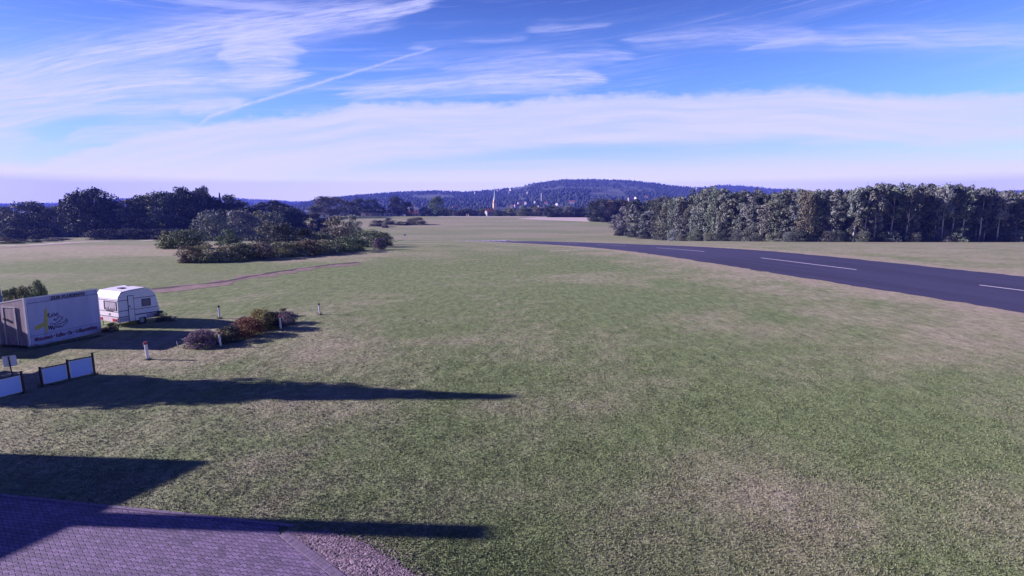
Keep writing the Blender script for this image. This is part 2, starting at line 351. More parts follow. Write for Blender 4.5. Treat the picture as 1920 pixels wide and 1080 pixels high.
# ------------------------------------------------------------------ ground
def axis(segs):
    r = []
    for a, b, st in segs: r += list(np.arange(a, b, st))
    return np.array(r + [segs[-1][1]])
gx = axis([(-5600, -260, 120), (-260, -70, 4), (-70, 70, 1.5), (70, 300, 4), (300, 5600, 120)])
gy = axis([(-60, 0, 10), (0, 300, 1.5), (300, 620, 6), (620, 1200, 40), (1200, 6400, 200)])
GX, GY = np.meshgrid(gx, gy); gz = zt(GY)
V = np.stack([GX.ravel(), GY.ravel(), gz.ravel()], 1); nx, ny = len(gx), len(gy)
I = (np.arange(ny-1)[:, None] * nx + np.arange(nx-1)[None]).ravel(); Fq = np.stack([I, I+1, I+nx+1, I+nx], 1)
me = np_mesh('ground', V, Fq); dr, ba = zone(V[:, 0], V[:, 1])
def set_zone(me, dr, ba):
    a = me.color_attributes.new('zone', 'FLOAT_COLOR', 'POINT'); c = np.ones((len(dr), 4), np.float32); c[:, 0] = dr; c[:, 1] = ba; c[:, 2] = 0
    a.data.foreach_set('color', c.ravel())
set_zone(me, dr, ba); me.shade_smooth(); tag(link('ground', me, MAT['ground']), kind='structure')

def sheet(name, pts_l, pts_r, off, mat, nacross=1, kind='structure'):
    """strip between two polylines laid over the terrain"""
    n = len(pts_l); V = []; 
    for a, b in zip(pts_l, pts_r):
        for k in range(nacross + 1):
            t = k / nacross; x = a[0]*(1-t) + b[0]*t; y = a[1]*(1-t) + b[1]*t; V.append((x, y, float(zt(y)) + off))
    m = nacross + 1; Fc = [(i*m+k, i*m+k+1, (i+1)*m+k+1, (i+1)*m+k) for i in range(n-1) for k in range(nacross)]
    me = np_mesh(name, V, Fc); o = link(name, me, mat)
    if sum(p.normal.z for p in me.polygons) < 0: me.flip_normals()
    if kind: tag(o, kind=kind)
    return o
def rp(s, q): p = RO + RD * s + RN * q; return (p[0], p[1])

# asphalt runway
m, nt, b = new_mat('asphalt'); geo = nt.nodes.new('ShaderNodeNewGeometry'); pos = geo.outputs['Position']
rot = nt.nodes.new('ShaderNodeMapping'); rot.inputs['Rotation'].default_value = (0, 0, math.radians(-16.3)); nt.links.new(pos, rot.inputs[0])
na = noise_n(nt, 1., 4, .6, rot.outputs[0], (1.3, .05, 1)); nb = noise_n(nt, 14, 3, .6, pos)
c = mixc(nt, ramp(nt, na, .3, .7), (.033, .028, .080), (.058, .049, .125)); c = mixc(nt, .35, c, mixc(nt, ramp(nt, nb, .3, .7), (.026, .022, .045), (.075, .064, .12)))
sq = nt.nodes.new('ShaderNodeSeparateXYZ'); nt.links.new(rot.outputs[0], sq.inputs[0])
sm = nt.nodes.new('ShaderNodeMath'); sm.operation = 'PINGPONG'; nt.links.new(sq.outputs[0], sm.inputs[0]); sm.inputs[1].default_value = 1.95
c = mixc(nt, ramp(nt, sm.outputs[0], .10, .03), c, mixc(nt, 1., c, (.6, .6, .6), 'MULTIPLY'))
pt = noise_n(nt, 1., 2, .5, rot.outputs[0], (.22, .03, 1)); c = mixc(nt, ramp(nt, pt, .56, .60), c, mixc(nt, 1., c, (.78, .78, .8), 'MULTIPLY'))
nt.links.new(c, b.inputs['Base Color']); b.inputs['Roughness'].default_value = .75
bp = nt.nodes.new('ShaderNodeBump'); bp.inputs['Distance'].default_value = .01; nt.links.new(noise_n(nt, 60, 2, .6, pos), bp.inputs['Height']); nt.links.new(bp.outputs[0], b.inputs['Normal'])
MAT['asphalt'] = m
MAT['line'] = simple('marking_paint', (.72, .68, .74), .7, .2, 6)
random.seed(4); ss_ = np.arange(R0, R1 + .1, 1.0)
jl = [rp(s, -RHW + .28 * (random.random() - .5) * 2) for s in ss_]; jr = [rp(s, RHW + .28 * (random.random() - .5) * 2) for s in ss_]
sheet('runway', jl, jr, .02, MAT['asphalt'], 8)
def stripe(name, s0, s1, q0, q1, off=.03):
    s = np.arange(s0, s1, 1.5).tolist() + [s1]; return sheet(name, [rp(a, q0) for a in s], [rp(a, q1) for a in s], off, MAT['line'])
# dashes of the centre line: starts at the pixels measured in the photograph
for k, (a, e) in enumerate([(-16, -1.0), (11.6, 26.7), (39.6, 54.3), (66.5, 81), (93, 108), (120, 134), (146, 160)]):
    stripe('centre_line', a, e, -.17, .17)
for k in range(8):
    q = -9.6 + k * 2.5
    if abs(q) > .2: stripe('threshold_marking', 160, 201, q, q + 1.5)
stripe('threshold_marking', 202.3, 203.6, -RHW + .4, RHW - .4)

# paving with zigzag pavers, edging stones, gravel
PA, PB = Vector((-12.9, 11.94, 0)), Vector((-5.37, 10.73, 0)); pdir = (PB - PA).normalized(); pang = math.atan2(pdir.y, pdir.x)
def paving_mat():
    # zigzag joint lines across straight courses of interlocking stones
    m, nt, b = new_mat('interlocking_pavers'); geo = nt.nodes.new('ShaderNodeNewGeometry')
    mp = nt.nodes.new('ShaderNodeMapping'); mp.vector_type = 'POINT'; mp.inputs['Rotation'].default_value = (0, 0, -pang); nt.links.new(geo.outputs['Position'], mp.inputs[0])
    sp = nt.nodes.new('ShaderNodeSeparateXYZ'); nt.links.new(mp.outputs[0], sp.inputs[0])
    tri = nt.nodes.new('ShaderNodeMath'); tri.operation = 'PINGPONG'; nt.links.new(sp.outputs[0], tri.inputs[0]); tri.inputs[1].default_value = .08
    ad = nt.nodes.new('ShaderNodeMath'); ad.operation = 'MULTIPLY_ADD'; nt.links.new(tri.outputs[0], ad.inputs[0]); ad.inputs[1].default_value = .62; nt.links.new(sp.outputs[1], ad.inputs[2])
    cb = nt.nodes.new('ShaderNodeCombineXYZ'); nt.links.new(sp.outputs[0], cb.inputs[0]); nt.links.new(ad.outputs[0], cb.inputs[1])
    br = nt.nodes.new('ShaderNodeTexBrick'); nt.links.new(cb.outputs[0], br.inputs['Vector'])
    br.inputs['Scale'].default_value = 1; br.inputs['Brick Width'].default_value = .16; br.inputs['Row Height'].default_value = .10
    br.inputs['Mortar Size'].default_value = .004; br.inputs['Mortar Smooth'].default_value = .3; br.offset = .5
    br.inputs['Color1'].default_value = (.155, .115, .19, 1); br.inputs['Color2'].default_value = (.26, .19, .31, 1); br.inputs['Mortar'].default_value = (.035, .028, .045, 1)
    def mth(op, a, b=None):
        q_ = nt.nodes.new('ShaderNodeMath'); q_.operation = op
        for i_, v_ in enumerate((a, b)):
            if v_ is None: continue
            if isinstance(v_, (int, float)): q_.inputs[i_].default_value = v_
            else: nt.links.new(v_, q_.inputs[i_])
        return q_.outputs[0]
    saw = mth('PINGPONG', sp.outputs[0], .08); yy = mth('ADD', sp.outputs[1], mth('MULTIPLY', saw, .62)); fr2 = mth('PINGPONG', yy, .05)
    zz = nt.nodes.new('ShaderNodeMapRange'); nt.links.new(fr2, zz.inputs[0]); zz.inputs[1].default_value = .006; zz.inputs[2].default_value = .014; zz.inputs[3].default_value = 1; zz.inputs[4].default_value = 0
    n = noise_n(nt, 1.2, 5, .65, geo.outputs['Position']); c = mixc(nt, 1., br.outputs['Color'], mixc(nt, ramp(nt, n, .3, .7), (.8, .8, .8), (1.15, 1.12, 1.15)), 'MULTIPLY')
    st = noise_n(nt, .5, 6, .75, geo.outputs['Position']); c = mixc(nt, ramp(nt, st, .52, .72), c, mixc(nt, 1., c, (.74, .72, .76), 'MULTIPLY'))
    zj = mth('MULTIPLY', zz.outputs[0], ramp(nt, noise_n(nt, 2.5, 4, .7, geo.outputs['Position']), .25, .6)); c = mixc(nt, zj, c, (.045, .036, .05))
    nt.links.new(c, b.inputs['Base Color']); b.inputs['Roughness'].default_value = .8
    bp = nt.nodes.new('ShaderNodeBump'); bp.invert = True; bp.inputs['Distance'].default_value = .012; nt.links.new(mth('MAXIMUM', zz.outputs[0], br.outputs['Fac']), bp.inputs['Height']); nt.links.new(bp.outputs[0], b.inputs['Normal'])
    return m
MAT['paving'] = paving_mat()
PC, PD = Vector((-5.08, 10.29, 0)), Vector((-3.40, 8.96, 0))
edge_dir = (PD - PC).normalized(); PE = PD + edge_dir * 10
poly = [PA - pdir * 14, PB, PC, PE, Vector((PE.x - 30, PE.y - 2, 0))]
me = bpy.data.meshes.new('paving'); me.from_pydata([(p.x, p.y, .012) for p in poly], [], [tuple(range(5))[::-1]]); me.update()
if me.polygons[0].normal.z < 0: me.flip_normals()
tag(link('paving', me, MAT['paving']), kind='structure')
MAT['kerb'] = simple('kerb_stone', (.19, .145, .21), .8, .2, 8, .3)
kb = MB(); random.seed(2)
for row, wv in ((0, .10), (1, .07)):
    nrm = Vector((-edge_dir.y, edge_dir.x, 0)); nrm = nrm if nrm.x > 0 else -nrm
    o0 = .01 + row * .108
    for base, dr_, ln in ((PC, edge_dir, 11.),):
        k = 0.
        while k < ln:
            a = base + dr_ * (k - .1) + nrm * o0; h = .03 + random.random() * .006; e = a + dr_ * .19
            q = [a, e, e + nrm * wv, a + nrm * wv]
            kb.add([(p.x, p.y, -.05) for p in q] + [(p.x, p.y, h) for p in q], [(0,3,2,1),(4,5,6,7),(0,1,5,4),(1,2,6,5),(2,3,7,6),(3,0,4,7)]); k += .2
tag(kb.build('kerb', MAT['kerb']), kind='structure')
kb = MB(); k = -14.
nr = Vector((-pdir.y, pdir.x, 0))
while k < (PC - PA).length - .1:
    a = PA + pdir * k + nr * .01 if k < (PB - PA).length else PA + pdir * k - nr * .03; e = a + pdir * .39; h = .022 + random.random() * .006; q = [a, e, e + nr * .09, a + nr * .09]
    if k < (PB - PA).length: kb.add([(p.x, p.y, -.05) for p in q] + [(p.x, p.y, h) for p in q], [(0,3,2,1),(4,5,6,7),(0,1,5,4),(1,2,6,5),(2,3,7,6),(3,0,4,7)])
    k += .4
tag(kb.build('kerb', MAT['kerb']), kind='structure')
# gravel bed
GP = [P(545, 1001), P(605, 1006), P(668, 1024), P(720, 1052), P(765, 1079)]
MAT['soil'] = simple('soil', (.26, .17, .19), .95, .35, 9, .8)
gl = [Vector((PC.x, PC.y, 0)) + edge_dir * t + Vector((.12, .14, 0)) for t in np.linspace(-.2, 6, 9)]
gr = [GP[0], GP[1], GP[2], GP[3], GP[4], P(810, 1110), P(850, 1150), P(870, 1190), P(880, 1230)]
sheet('soil_bed', gl, gr, .008, MAT['soil'], 4)
def in_gravel(x, y):
    # between the edging line and the outer curve
    s = (x - PC.x) * edge_dir.x + (y - PC.y) * edge_dir.y; t = np.clip((s + .2) / 6.2 * 8, 0, 7.999); i = t.astype(int) if hasattr(t, 'astype') else int(t)
    GL = np.array([(p.x, p.y) for p in gl]); GR = np.array([(p.x, p.y) for p in gr]); f = (t - i)[:, None]
    a = GL[i]*(1-f) + GL[i+1]*f; c_ = GR[i]*(1-f) + GR[i+1]*f; d = c_ - a; L2 = (d**2).sum(1) + 1e-6
    w = ((x - a[:, 0]) * d[:, 0] + (y - a[:, 1]) * d[:, 1]) / L2
    return (s > -.3) & (s < 6.2) & (np.hypot(x - a[:, 0], y - a[:, 1]) < 2.5) & (w > 0) & (w < 1), w
rng = np.random.default_rng(7)
def scatter_stones(n):
    V = []; Fs = []; k = 0
    t = rng.random(n) * 8; i = np.minimum(t.astype(int), 7); f = t - i
    GL = np.array([(p.x, p.y) for p in gl]); GR = np.array([(p.x, p.y) for p in gr])
    a = GL[i]*(1-f[:, None]) + GL[i+1]*f[:, None]; c_ = GR[i]*(1-f[:, None]) + GR[i+1]*f[:, None]; w = rng.random(n)**.9
    pts = a + (c_ - a) * (w[:, None] * 1.05 - .02 + .16 * np.abs(rng.normal(0, 1, (n, 1))) * (rng.random((n, 1)) < .3)); r = (.012 + .028 * rng.random(n)**1.5) * (1.15 - .6 * w)
    base = np.array([(1,0,0),(0,1,0),(-1,0,0),(0,-1,0),(0,0,.6),(.7,.7,.25),(-.7,.6,.2)])
    oc = np.array([(0,5,4),(5,1,4),(1,6,4),(6,2,4),(2,3,4),(3,0,4)])
    ang = rng.random(n) * 6.28; ca, sa = np.cos(ang), np.sin(ang)
    B = base[None] * (r[:, None, None] * (.7 + .6 * rng.random((n, 7, 1)))); B[:, :, 0] *= 1.5
    x = B[:, :, 0]*ca[:, None] - B[:, :, 1]*sa[:, None] + pts[:, 0, None]; y = B[:, :, 0]*sa[:, None] + B[:, :, 1]*ca[:, None] + pts[:, 1, None]; z = B[:, :, 2] * .9 + .01
    V = np.stack([x, y, z], 2).reshape(-1, 3); Fs = (oc[None] + (np.arange(n) * 7)[:, None, None]).reshape(-1, 3)
    return np_mesh('gravel', V, Fs)
m, nt, b = new_mat('gravel_stone'); geo = nt.nodes.new('ShaderNodeNewGeometry')
nt.links.new(mixc(nt, geo.outputs['Random Per Island'], (.06, .04, .055), (.42, .31, .36)), b.inputs['Base Color']); b.inputs['Roughness'].default_value = .85; MAT['gravel'] = m
tag(link('gravel', scatter_stones(9000), MAT['gravel']), 'loose pinkish grey gravel beside the paving edge', 'gravel', kind='stuff')

# dirt tracks in the meadow
def dirt_strip(name, pix, w, mat, off=.02, jit=.35, up=0):
    pts = [P(a, b) for a, b in pix]; L_, R_ = [], []; rr = random.Random(int(w * 100) + len(pix))
    for i in range(len(pts) - 1):
        a, b = pts[i], pts[i+1]; n = max(2, int((b - a).length / 1.2)); d = (b - a).normalized(); nn = Vector((-d.y, d.x, 0))
        for k in range(n):
            c = a.lerp(b, k / n); w0 = w * (.5 + jit * (rr.random() - .5)); w1 = w * (.5 + jit * (rr.random() - .5)); L_.append((c + nn * w0)[:2]); R_.append((c - nn * w1)[:2])
    return sheet(name, L_, R_, off, mat)
MAT['dirt'] = simple('bare_earth', (.24, .165, .14), .95, .35, 1.5, .8)
MAT['pale'] = simple('pale_dry_grass', (.58, .47, .42), .95, .2, .8, .5)
dirt_strip('dirt_track', [(285, 547), (340, 540), (400, 533), (450, 524), (510, 514), (570, 504), (630, 497), (690, 492)], 2.6, MAT['dirt'], .018, .8)
dirt_strip('dirt_track', [(285, 544), (340, 537.5), (400, 531), (450, 522.5), (510, 512.5), (570, 503), (630, 496), (690, 491)], .7, simple('dark_ruts', (.05, .035, .03), .95, .3, 1.5, .8), .03, 1.2)
dirt_strip('dirt_track', [(0, 466), (60, 462), (110, 458.5), (180, 454), (240, 450)], 2.2, MAT['dirt'])
dirt_strip('stubble_strip', [(0, 461), (60, 459), (120, 455.5), (200, 452), (300, 448)], 3.2, MAT['pale'], .012)
dirt_strip('stubble_strip', [(1030, 471), (1060, 470), (1108, 467.5)], .8, MAT['pale'], .012)
dirt_strip('dirt_track', [(1620, 456), (1700, 458), (1800, 461), (1930, 466)], .8, simple('worn_turf', (.10, .11, .07), .95, .3, 2, .5))
wl = [(at(960, 433).x + k * 6, 433 + k * .6) for k in range(0, 22)]; 
w0, w1 = P(968, 410.5), P(1106, 416)
f0, f1 = at(1010, 468), at(1106, 455)
sheet('stubble_field', [tuple(w0.lerp(w1, t)[:2]) for t in np.linspace(0, 1, 12)], [tuple(f0.lerp(f1, t)[:2]) for t in np.linspace(0, 1, 12)], .04, MAT['pale'], 10)
w0, w1, f0, f1 = at(825, 470), at(1010, 470), at(818, 486), at(1010, 486)
sheet('stubble_field', [tuple(w0.lerp(w1, t)[:2]) for t in np.linspace(0, 1, 20)], [tuple(f0.lerp(f1, t)[:2]) for t in np.linspace(0, 1, 20)], .04, MAT['pale'], 6)

# ------------------------------------------------------------------ grass blades near the camera
def in_poly(x, y, poly):
    r = np.zeros(len(x), bool); n = len(poly)
    for i in range(n):
        x0, y0 = poly[i][0], poly[i][1]; x1, y1 = poly[(i+1) % n][0], poly[(i+1) % n][1]
        c = ((y0 > y) != (y1 > y)) & (x < (x1 - x0) * (y - y0) / (y1 - y0 + 1e-12) + x0); r ^= c
    return r
def grass(n):
    u = rng.random(n); a0, a1 = 8.0, 50.0; pw = -.45
    r = (a0**pw + u * (a1**pw - a0**pw))**(1/pw); az = np.radians(rng.uniform(-58, 56, n)); y = r * np.cos(az); x = r * np.sin(az)
    # keep density even across the frame, not the circle
    k = (y > 6); x, y, r = x[k], y[k], r[k]
    q = (x - RO[0]) * RN[0] + (y - RO[1]) * RN[1]; k = (np.abs(q) > RHW - .1 + .15 * rng.random(len(x)))
    pav = in_poly(x, y, [(p.x, p.y) for p in poly]); k &= ~pav
    ig, w = in_gravel(x, y); k &= ~(ig & (w < .9 - .25 * rng.random(len(x)) + .1) & (rng.random(len(x)) > .12)); 
    kd = (x - PC.x) * edge_dir.x + (y - PC.y) * edge_dir.y; kn = (x - PC.x) * nrm.x + (y - PC.y) * nrm.y; k &= ~((kd > -.2) & (kd < 12) & (kn > -.05) & (kn < .3))
    x, y, r = x[k], y[k], r[k]
    dr, ba = zone(x, y); k = rng.random(len(x)) > ba * .85; x, y, r, dr, ba = x[k], y[k], r[k], dr[k], ba[k]
    n = len(x); nb = 2; sc = (r / 10)**.30 * .80; fade = 1 - .85 * np.clip((r - 22) / 27, 0, 1)
    hgt = (.016 + .030 * rng.random((n, nb)))  * sc[:, None] * (fade * (.8 + .4 * vnoise(x, y, .8, 44)))[:, None]; wd = (.009 + .009 * rng.random((n, nb))) * sc[:, None]
    ox = rng.normal(0, .05, (n, nb)) * sc[:, None]; oy = rng.normal(0, .05, (n, nb)) * sc[:, None]; an = rng.random((n, nb)) * 6.283; la = rng.random((n, nb)) * 6.283; le = hgt * rng.uniform(.1, 1.3, (n, nb))
    bx = x[:, None] + ox; by = y[:, None] + oy; z0 = zt(by)
    v0 = np.stack([bx - wd*np.cos(an), by - wd*np.sin(an), z0 - .005], 2); v1 = np.stack([bx + wd*np.cos(an), by + wd*np.sin(an), z0 - .005], 2)
    v2 = np.stack([bx + le*np.cos(la), by + le*np.sin(la), z0 + hgt], 2)
    V = np.stack([v0, v1, v2], 2).reshape(-1, 3); Fs = np.arange(len(V)).reshape(-1, 3); me = np_mesh('grass', V, Fs)
    set_zone(me, np.repeat(dr, nb*3), np.repeat(ba * .5, nb*3)); return me
tag(link('grass', grass(300000), MAT['blade']), 'short patchy mown grass of the airfield', 'grass', kind='stuff')

# ------------------------------------------------------------------ hills with woods, seen far off
HILLS = {
 'near': dict(R=2700, r0=1000, z0=-14, h=6, pts=[(500, 392), (560, 380), (595, 373), (637, 368.5), (694, 362), (750, 358.5), (787, 357), (834, 357), (875, 358.5), (930, 354), (975, 349), (1000, 341.5), (1050, 336), (1080, 334), (1125, 335.5), (1165, 336.5), (1198, 339), (1253, 346), (1303, 350), (1380, 357), (1500, 364), (1700, 368), (2400, 375)]),
 'right': dict(R=3700, r0=2300, z0=-10, h=8, pts=[(1200, 372), (1270, 360), (1303, 351), (1330, 348), (1347, 345.5), (1384, 346.5), (1450, 352), (1489, 353.5), (1520, 358), (1700, 362), (1850, 358), (1900, 356), (1960, 355), (2400, 362)]),
 'left': dict(R=4600, r0=2900, z0=-10, h=8, pts=[(-500, 384), (0, 381), (110, 380), (212, 372), (250, 371), (330, 369), (425, 370), (480, 372.5), (520, 375), (561, 377), (620, 378), (700, 382), (900, 385)])}
def hill_z(hd, px, s):
    R, r0 = hd['R'], hd['r0']; xp = np.array([p[0] for p in hd['pts']]); yp = np.array([p[1] for p in hd['pts']])
    py = np.interp(px, xp, yp); v = (540 - py) / F; f = CT + v * ST; zr = CH + (v * CT - ST) * R / f - hd['h']
    zr = zr + (vnoise(px, px*0, 30, 5) - .5) * 3
    s_ = np.clip(s, 0, 1); prof = .15 * s_ + .85 * s_**1.25
    z = hd['z0'] + (zr - hd['z0']) * prof + (fbm(px * 2, s * 400, 90, 21) - .5) * 10 * s_ * (1 - s_) * 4 
    back = np.clip(s - 1, 0, 1); return z - back * (zr - hd['z0']) * .5
def hill_xyz(hd, px, s):
    Y = hd['r0'] + (hd['R'] - hd['r0']) * s; u = (px - 960) / F; x = u * Y / 1.012
    return x, Y, hill_z(hd, px, s)
m, nt, b = new_mat('hill_ground'); geo = nt.nodes.new('ShaderNodeNewGeometry')
n = noise_n(nt, .006, 4, .6, geo.outputs['Position']); nt.links.new(mixc(nt, ramp(nt, n, .45, .6), (.035, .05, .03), (.12, .13, .085)), b.inputs['Base Color']); b.inputs['Roughness'].default_value = 1; MAT['hill'] = m
m, nt, b = new_mat('far_wood'); geo = nt.nodes.new('ShaderNodeNewGeometry')
nt.links.new(mixc(nt, geo.outputs['Random Per Island'], (.026, .04, .026), (.044, .058, .036)), b.inputs['Base Color']); b.inputs['Roughness'].default_value = 1; MAT['farwood'] = m
def hill(hd, x0, x1, ntree, seed, label):
    pxs = np.arange(x0, x1 + 1, 6.); ss2 = np.concatenate([np.linspace(-.1, 1, 30), np.linspace(1.04, 1.6, 6)])
    PX, S = np.meshgrid(pxs, ss2); x, y, z = hill_xyz(hd, PX.ravel(), S.ravel()); z = np.where(S.ravel() < 0, hd['z0'] - 12, z)
    nx, ny = len(pxs), len(ss2); I = (np.arange(ny-1)[:, None] * nx + np.arange(nx-1)[None]).ravel()
    me = np_mesh('hills', np.stack([x, y, z], 1), np.stack([I, I+1, I+nx+1, I+nx], 1)); me.shade_smooth(); tag(link('hills', me, MAT['hill']), kind='structure')
    r = np.random.default_rng(seed); px = r.uniform(x0, x1, ntree); s = r.random(ntree)**.8 * 1.06
    clear = fbm(px * 1.6, s * 260, 60, 77); k = (clear < .68) | (s > .93); 
    if hd is HILLS['near']: k &= ~((px > 955) & (px < 1003) & (s > .86) & (s < 1.0)); k &= ~((np.abs(px - 1130) < 70) & (np.abs(s - .66) < .03))
    px, s = px[k], s[k]; n = len(px); x, y, z = hill_xyz(hd, px, s); H = hd['h'] * r.uniform(.7, 1.5, n) * (1 + .25 * (s < .6)); W = H * r.uniform(.28, .5, n); con = r.random(n) < np.where(s > .55, .85, .35)
    # each crown: 6-sided, three rings
    ang = np.arange(6) * 1.047; ca, sa = np.cos(ang), np.sin(ang); rings = []
    for zf, rc, rb in ((.05, .75, .7), (.42, .75, 1.1), (.75, .4, .85)):
        rr = W * np.where(con, rc, rb); jit = r.uniform(.7, 1.3, (n, 6))
        rings.append(np.stack([x[:, None] + rr[:, None]*ca*jit, y[:, None] + rr[:, None]*sa*jit, np.repeat((z + H*zf)[:, None], 6, 1) + r.uniform(-.06, .06, (n, 6))*H[:, None]], 2))
    top = np.stack([x, y, z + H * np.where(con, 1.15, .95)], 1)[:, None]
    V = np.concatenate(rings + [top], 1).reshape(-1, 3); tri = []
    for a in (0, 6):
        for q in range(6): w = (q + 1) % 6; tri += [(a+q, a+w, a+6+w), (a+q, a+6+w, a+6+q)]
    for q in range(6): tri.append((12+q, 12+(q+1) % 6, 18))
    Fs = (np.array(tri)[None] + (np.arange(n) * 19)[:, None, None]).reshape(-1, 3); me = np_mesh('forest', V, Fs)
    tag(link('forest', me, MAT['farwood']), label, 'forest', kind='stuff')
hill(HILLS['left'], -450, 900, 12000, 3, 'dark blue wooded ridge low behind the left-hand trees')
hill(HILLS['right'], 1200, 2300, 7000, 4, 'low wooded ridge behind the right-hand wood')
hill(HILLS['near'], 500, 2300, 28000, 5, 'conifer wood covering the broad blue hill behind the church spire')

# ------------------------------------------------------------------ trees and bushes
def leaf_cloud(C, Nn, size, rg, up=0., asp=1.0, elong=1.0):
    """one bent leaf clump (two triangles) per centre"""
    n = len(C); d = Nn + rg.normal(0, .75, (n, 3)); d /= np.linalg.norm(d, axis=1)[:, None] + 1e-9
    a = rg.normal(0, 1, (n, 3)); a[:, 2] += up * 4; a -= (a * d).sum(1)[:, None] * d; a /= np.linalg.norm(a, axis=1)[:, None] + 1e-9
    if up > 0: a[:, 2] *= asp; 
    b = np.cross(d, a); s = size * rg.uniform(.6, 1.4, n)
    A = a * (s * elong)[:, None]; B = b * s[:, None] * .62
    V = np.stack([C - A, C + B + d * s[:, None] * .25, C + A, C - B], 1).reshape(-1, 3); k = np.arange(n) * 4
    return V, np.stack([k, k+1, k+2, k+3], 1)
def crown_mesh(kind, seed, n):
    rg = np.random.default_rng(seed); lobes = []
    def prof(z, z0, z1, w, pk):
        t = (z - z0) / (z1 - z0); return w * np.sqrt(np.clip(1 - np.abs((t - pk) / np.where(t < pk, pk, 1 - pk))**2.2, 0, 1))
    P_ = dict(nbush=(-.5, 1., .50, .42, 60), nspiky=(-.5, .88, .48, .42, 50), full=(-.12, 1., .30, .45, 44), tall=(.10, 1., .19, .58, 44), broad=(-.02, 1., .38, .50, 46), bush=(-.45, 1., .50, .42, 48), high=(.42, 1., .17, .55, 30), pine=(.26, 1., .18, .6, 30), willow=(-.4, 1., .49, .42, 52), birch=(.12, 1., .17, .45, 30), spiky=(-.5, .88, .48, .42, 34), slim=(.05, 1., .15, .4, 24))
    if kind == 'spruce':
        z = rg.random(n)**1.5 * .97 + .03; lay = .85 + .25 * np.sin(z * 70 + rg.normal(0, .5, n)); r = .17 * (1 - z) * lay * np.sqrt(rg.uniform(.35, 1, n)) + .004; a = rg.random(n) * 6.283
        C = np.stack([r*np.cos(a), r*np.sin(a), z - r * .5], 1); Nn = np.stack([np.cos(a)*.6, np.sin(a)*.6, np.full(n, .6)], 1); V, Fq = leaf_cloud(C, Nn, .022, rg); return np_mesh('crown', V, Fq)
    z0, z1, w, pk, nl = P_[kind]
    for k in range(nl):
        z = z0 + (z1 - z0) * (.08 + .84 * rg.random()); R = float(prof(z, z0, z1, w, pk)); a = rg.random() * 6.283; q = R * math.sqrt(rg.uniform(.2, 1.0)) * .84
        lr = w * rg.uniform(.24, .46) * (.65 + .35 * R / w); lobes.append((q*math.cos(a), q*math.sin(a), min(z, z1 - lr * .6), lr))
    lobes.append((rg.normal() * w * .12, rg.normal() * w * .12, z1 - w * .26, w * .3))
    lobes = np.array(lobes); pr = lobes[:, 3]**2; pr /= pr.sum(); i = rg.choice(len(lobes), n, p=pr)
    d = rg.normal(0, 1, (n, 3)); d[:, 2] = d[:, 2] * .8 + .25; d /= np.linalg.norm(d, axis=1)[:, None]; rad = lobes[i, 3] * rg.uniform(.55, 1.05, n)**.6
    C = lobes[i, :3] + d * rad[:, None] * np.array([1, 1, .85]); size = dict(bush=.023, willow=.0185, spiky=.022, nbush=.022, nspiky=.016).get(kind, .0165)
    if kind in ('bush', 'willow', 'spiky', 'nbush', 'nspiky'): C[:, 2] = np.abs(C[:, 2])
    if kind in ('willow', 'spiky', 'nspiky'): V, Fq = leaf_cloud(C, d, size, rg, up=.6, elong=1.7)
    else: V, Fq = leaf_cloud(C, d, size * (1.15 if kind == 'broad' else 1), rg)
    # stray twigs that break the outline
    m_ = n // 14; j = rg.choice(n, m_); C2 = C[j] + d[j] * w * rg.uniform(.05, .22, (m_, 1)); V2, F2 = leaf_cloud(C2, d[j], size * .7, rg)
    return np_mesh('crown', np.concatenate([V, V2]), np.concatenate([Fq, F2 + len(V)]))
def trunk_mesh(kind, seed):
    rg = random.Random(seed); mb = MB(); top = dict(high=.92, tall=.9, pine=.92, birch=.9, spruce=.95, slim=.9).get(kind, .75); r0 = dict(high=.0165, broad=.026, tall=.016, pine=.016, birch=.011, spruce=.012, slim=.008).get(kind, .018)
    pts = [Vector((0, 0, -.02))]; x = y = 0
    for k in range(1, 7):
        x += rg.uniform(-.008, .008); y += rg.uniform(-.008, .008); pts.append(Vector((x, y, top * k / 6)))
    for k in range(6): mb.bar(pts[k], pts[k+1], r0 * (1 - k / 7) * (1.35 if k == 0 else 1), r0 * (1 - (k+1) / 7), 7)
    for k in range(7):
        t = rg.uniform(.25 if kind not in ('tall', 'pine', 'high') else .4, .95); i = min(5, int(t * 6)); p = pts[i].lerp(pts[i+1], t*6 - i); a = rg.random() * 6.28; ln = rg.uniform(.08, .2) * (1.2 - t * .5)
        e = p + Vector((math.cos(a) * ln, math.sin(a) * ln, ln * .8)); mb.bar(p, e, r0 * .35, r0 * .1, 5)
    me = bpy.data.meshes.new('trunk'); me.from_pydata(mb.v, [], mb.f); me.update(); me.materials.append(MAT['bark']); return me
NL = dict(high=3000, nbush=7000, nspiky=8000, full=5200, tall=3800, broad=5200, bush=5000, pine=2600, willow=6000, birch=1700, spruce=3000, spiky=3600, slim=1300)
PROTO = {}
def proto(kind, v):
    if (kind, v) not in PROTO:
        c = crown_mesh(kind, 100 + v * 13 + len(kind) * 7, NL[kind]); c.materials.append(MAT['leaf']); PROTO[(kind, v)] = (c, trunk_mesh(kind, v + 5))
    return PROTO[(kind, v)]
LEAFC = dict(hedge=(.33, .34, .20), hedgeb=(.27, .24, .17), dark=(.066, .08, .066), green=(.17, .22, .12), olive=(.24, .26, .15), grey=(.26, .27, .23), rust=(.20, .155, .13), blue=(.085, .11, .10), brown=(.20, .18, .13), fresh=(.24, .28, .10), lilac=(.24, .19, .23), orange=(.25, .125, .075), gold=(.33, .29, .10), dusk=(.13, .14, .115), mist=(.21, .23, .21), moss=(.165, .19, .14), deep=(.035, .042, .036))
TR = random.Random(99); COUNT = {}
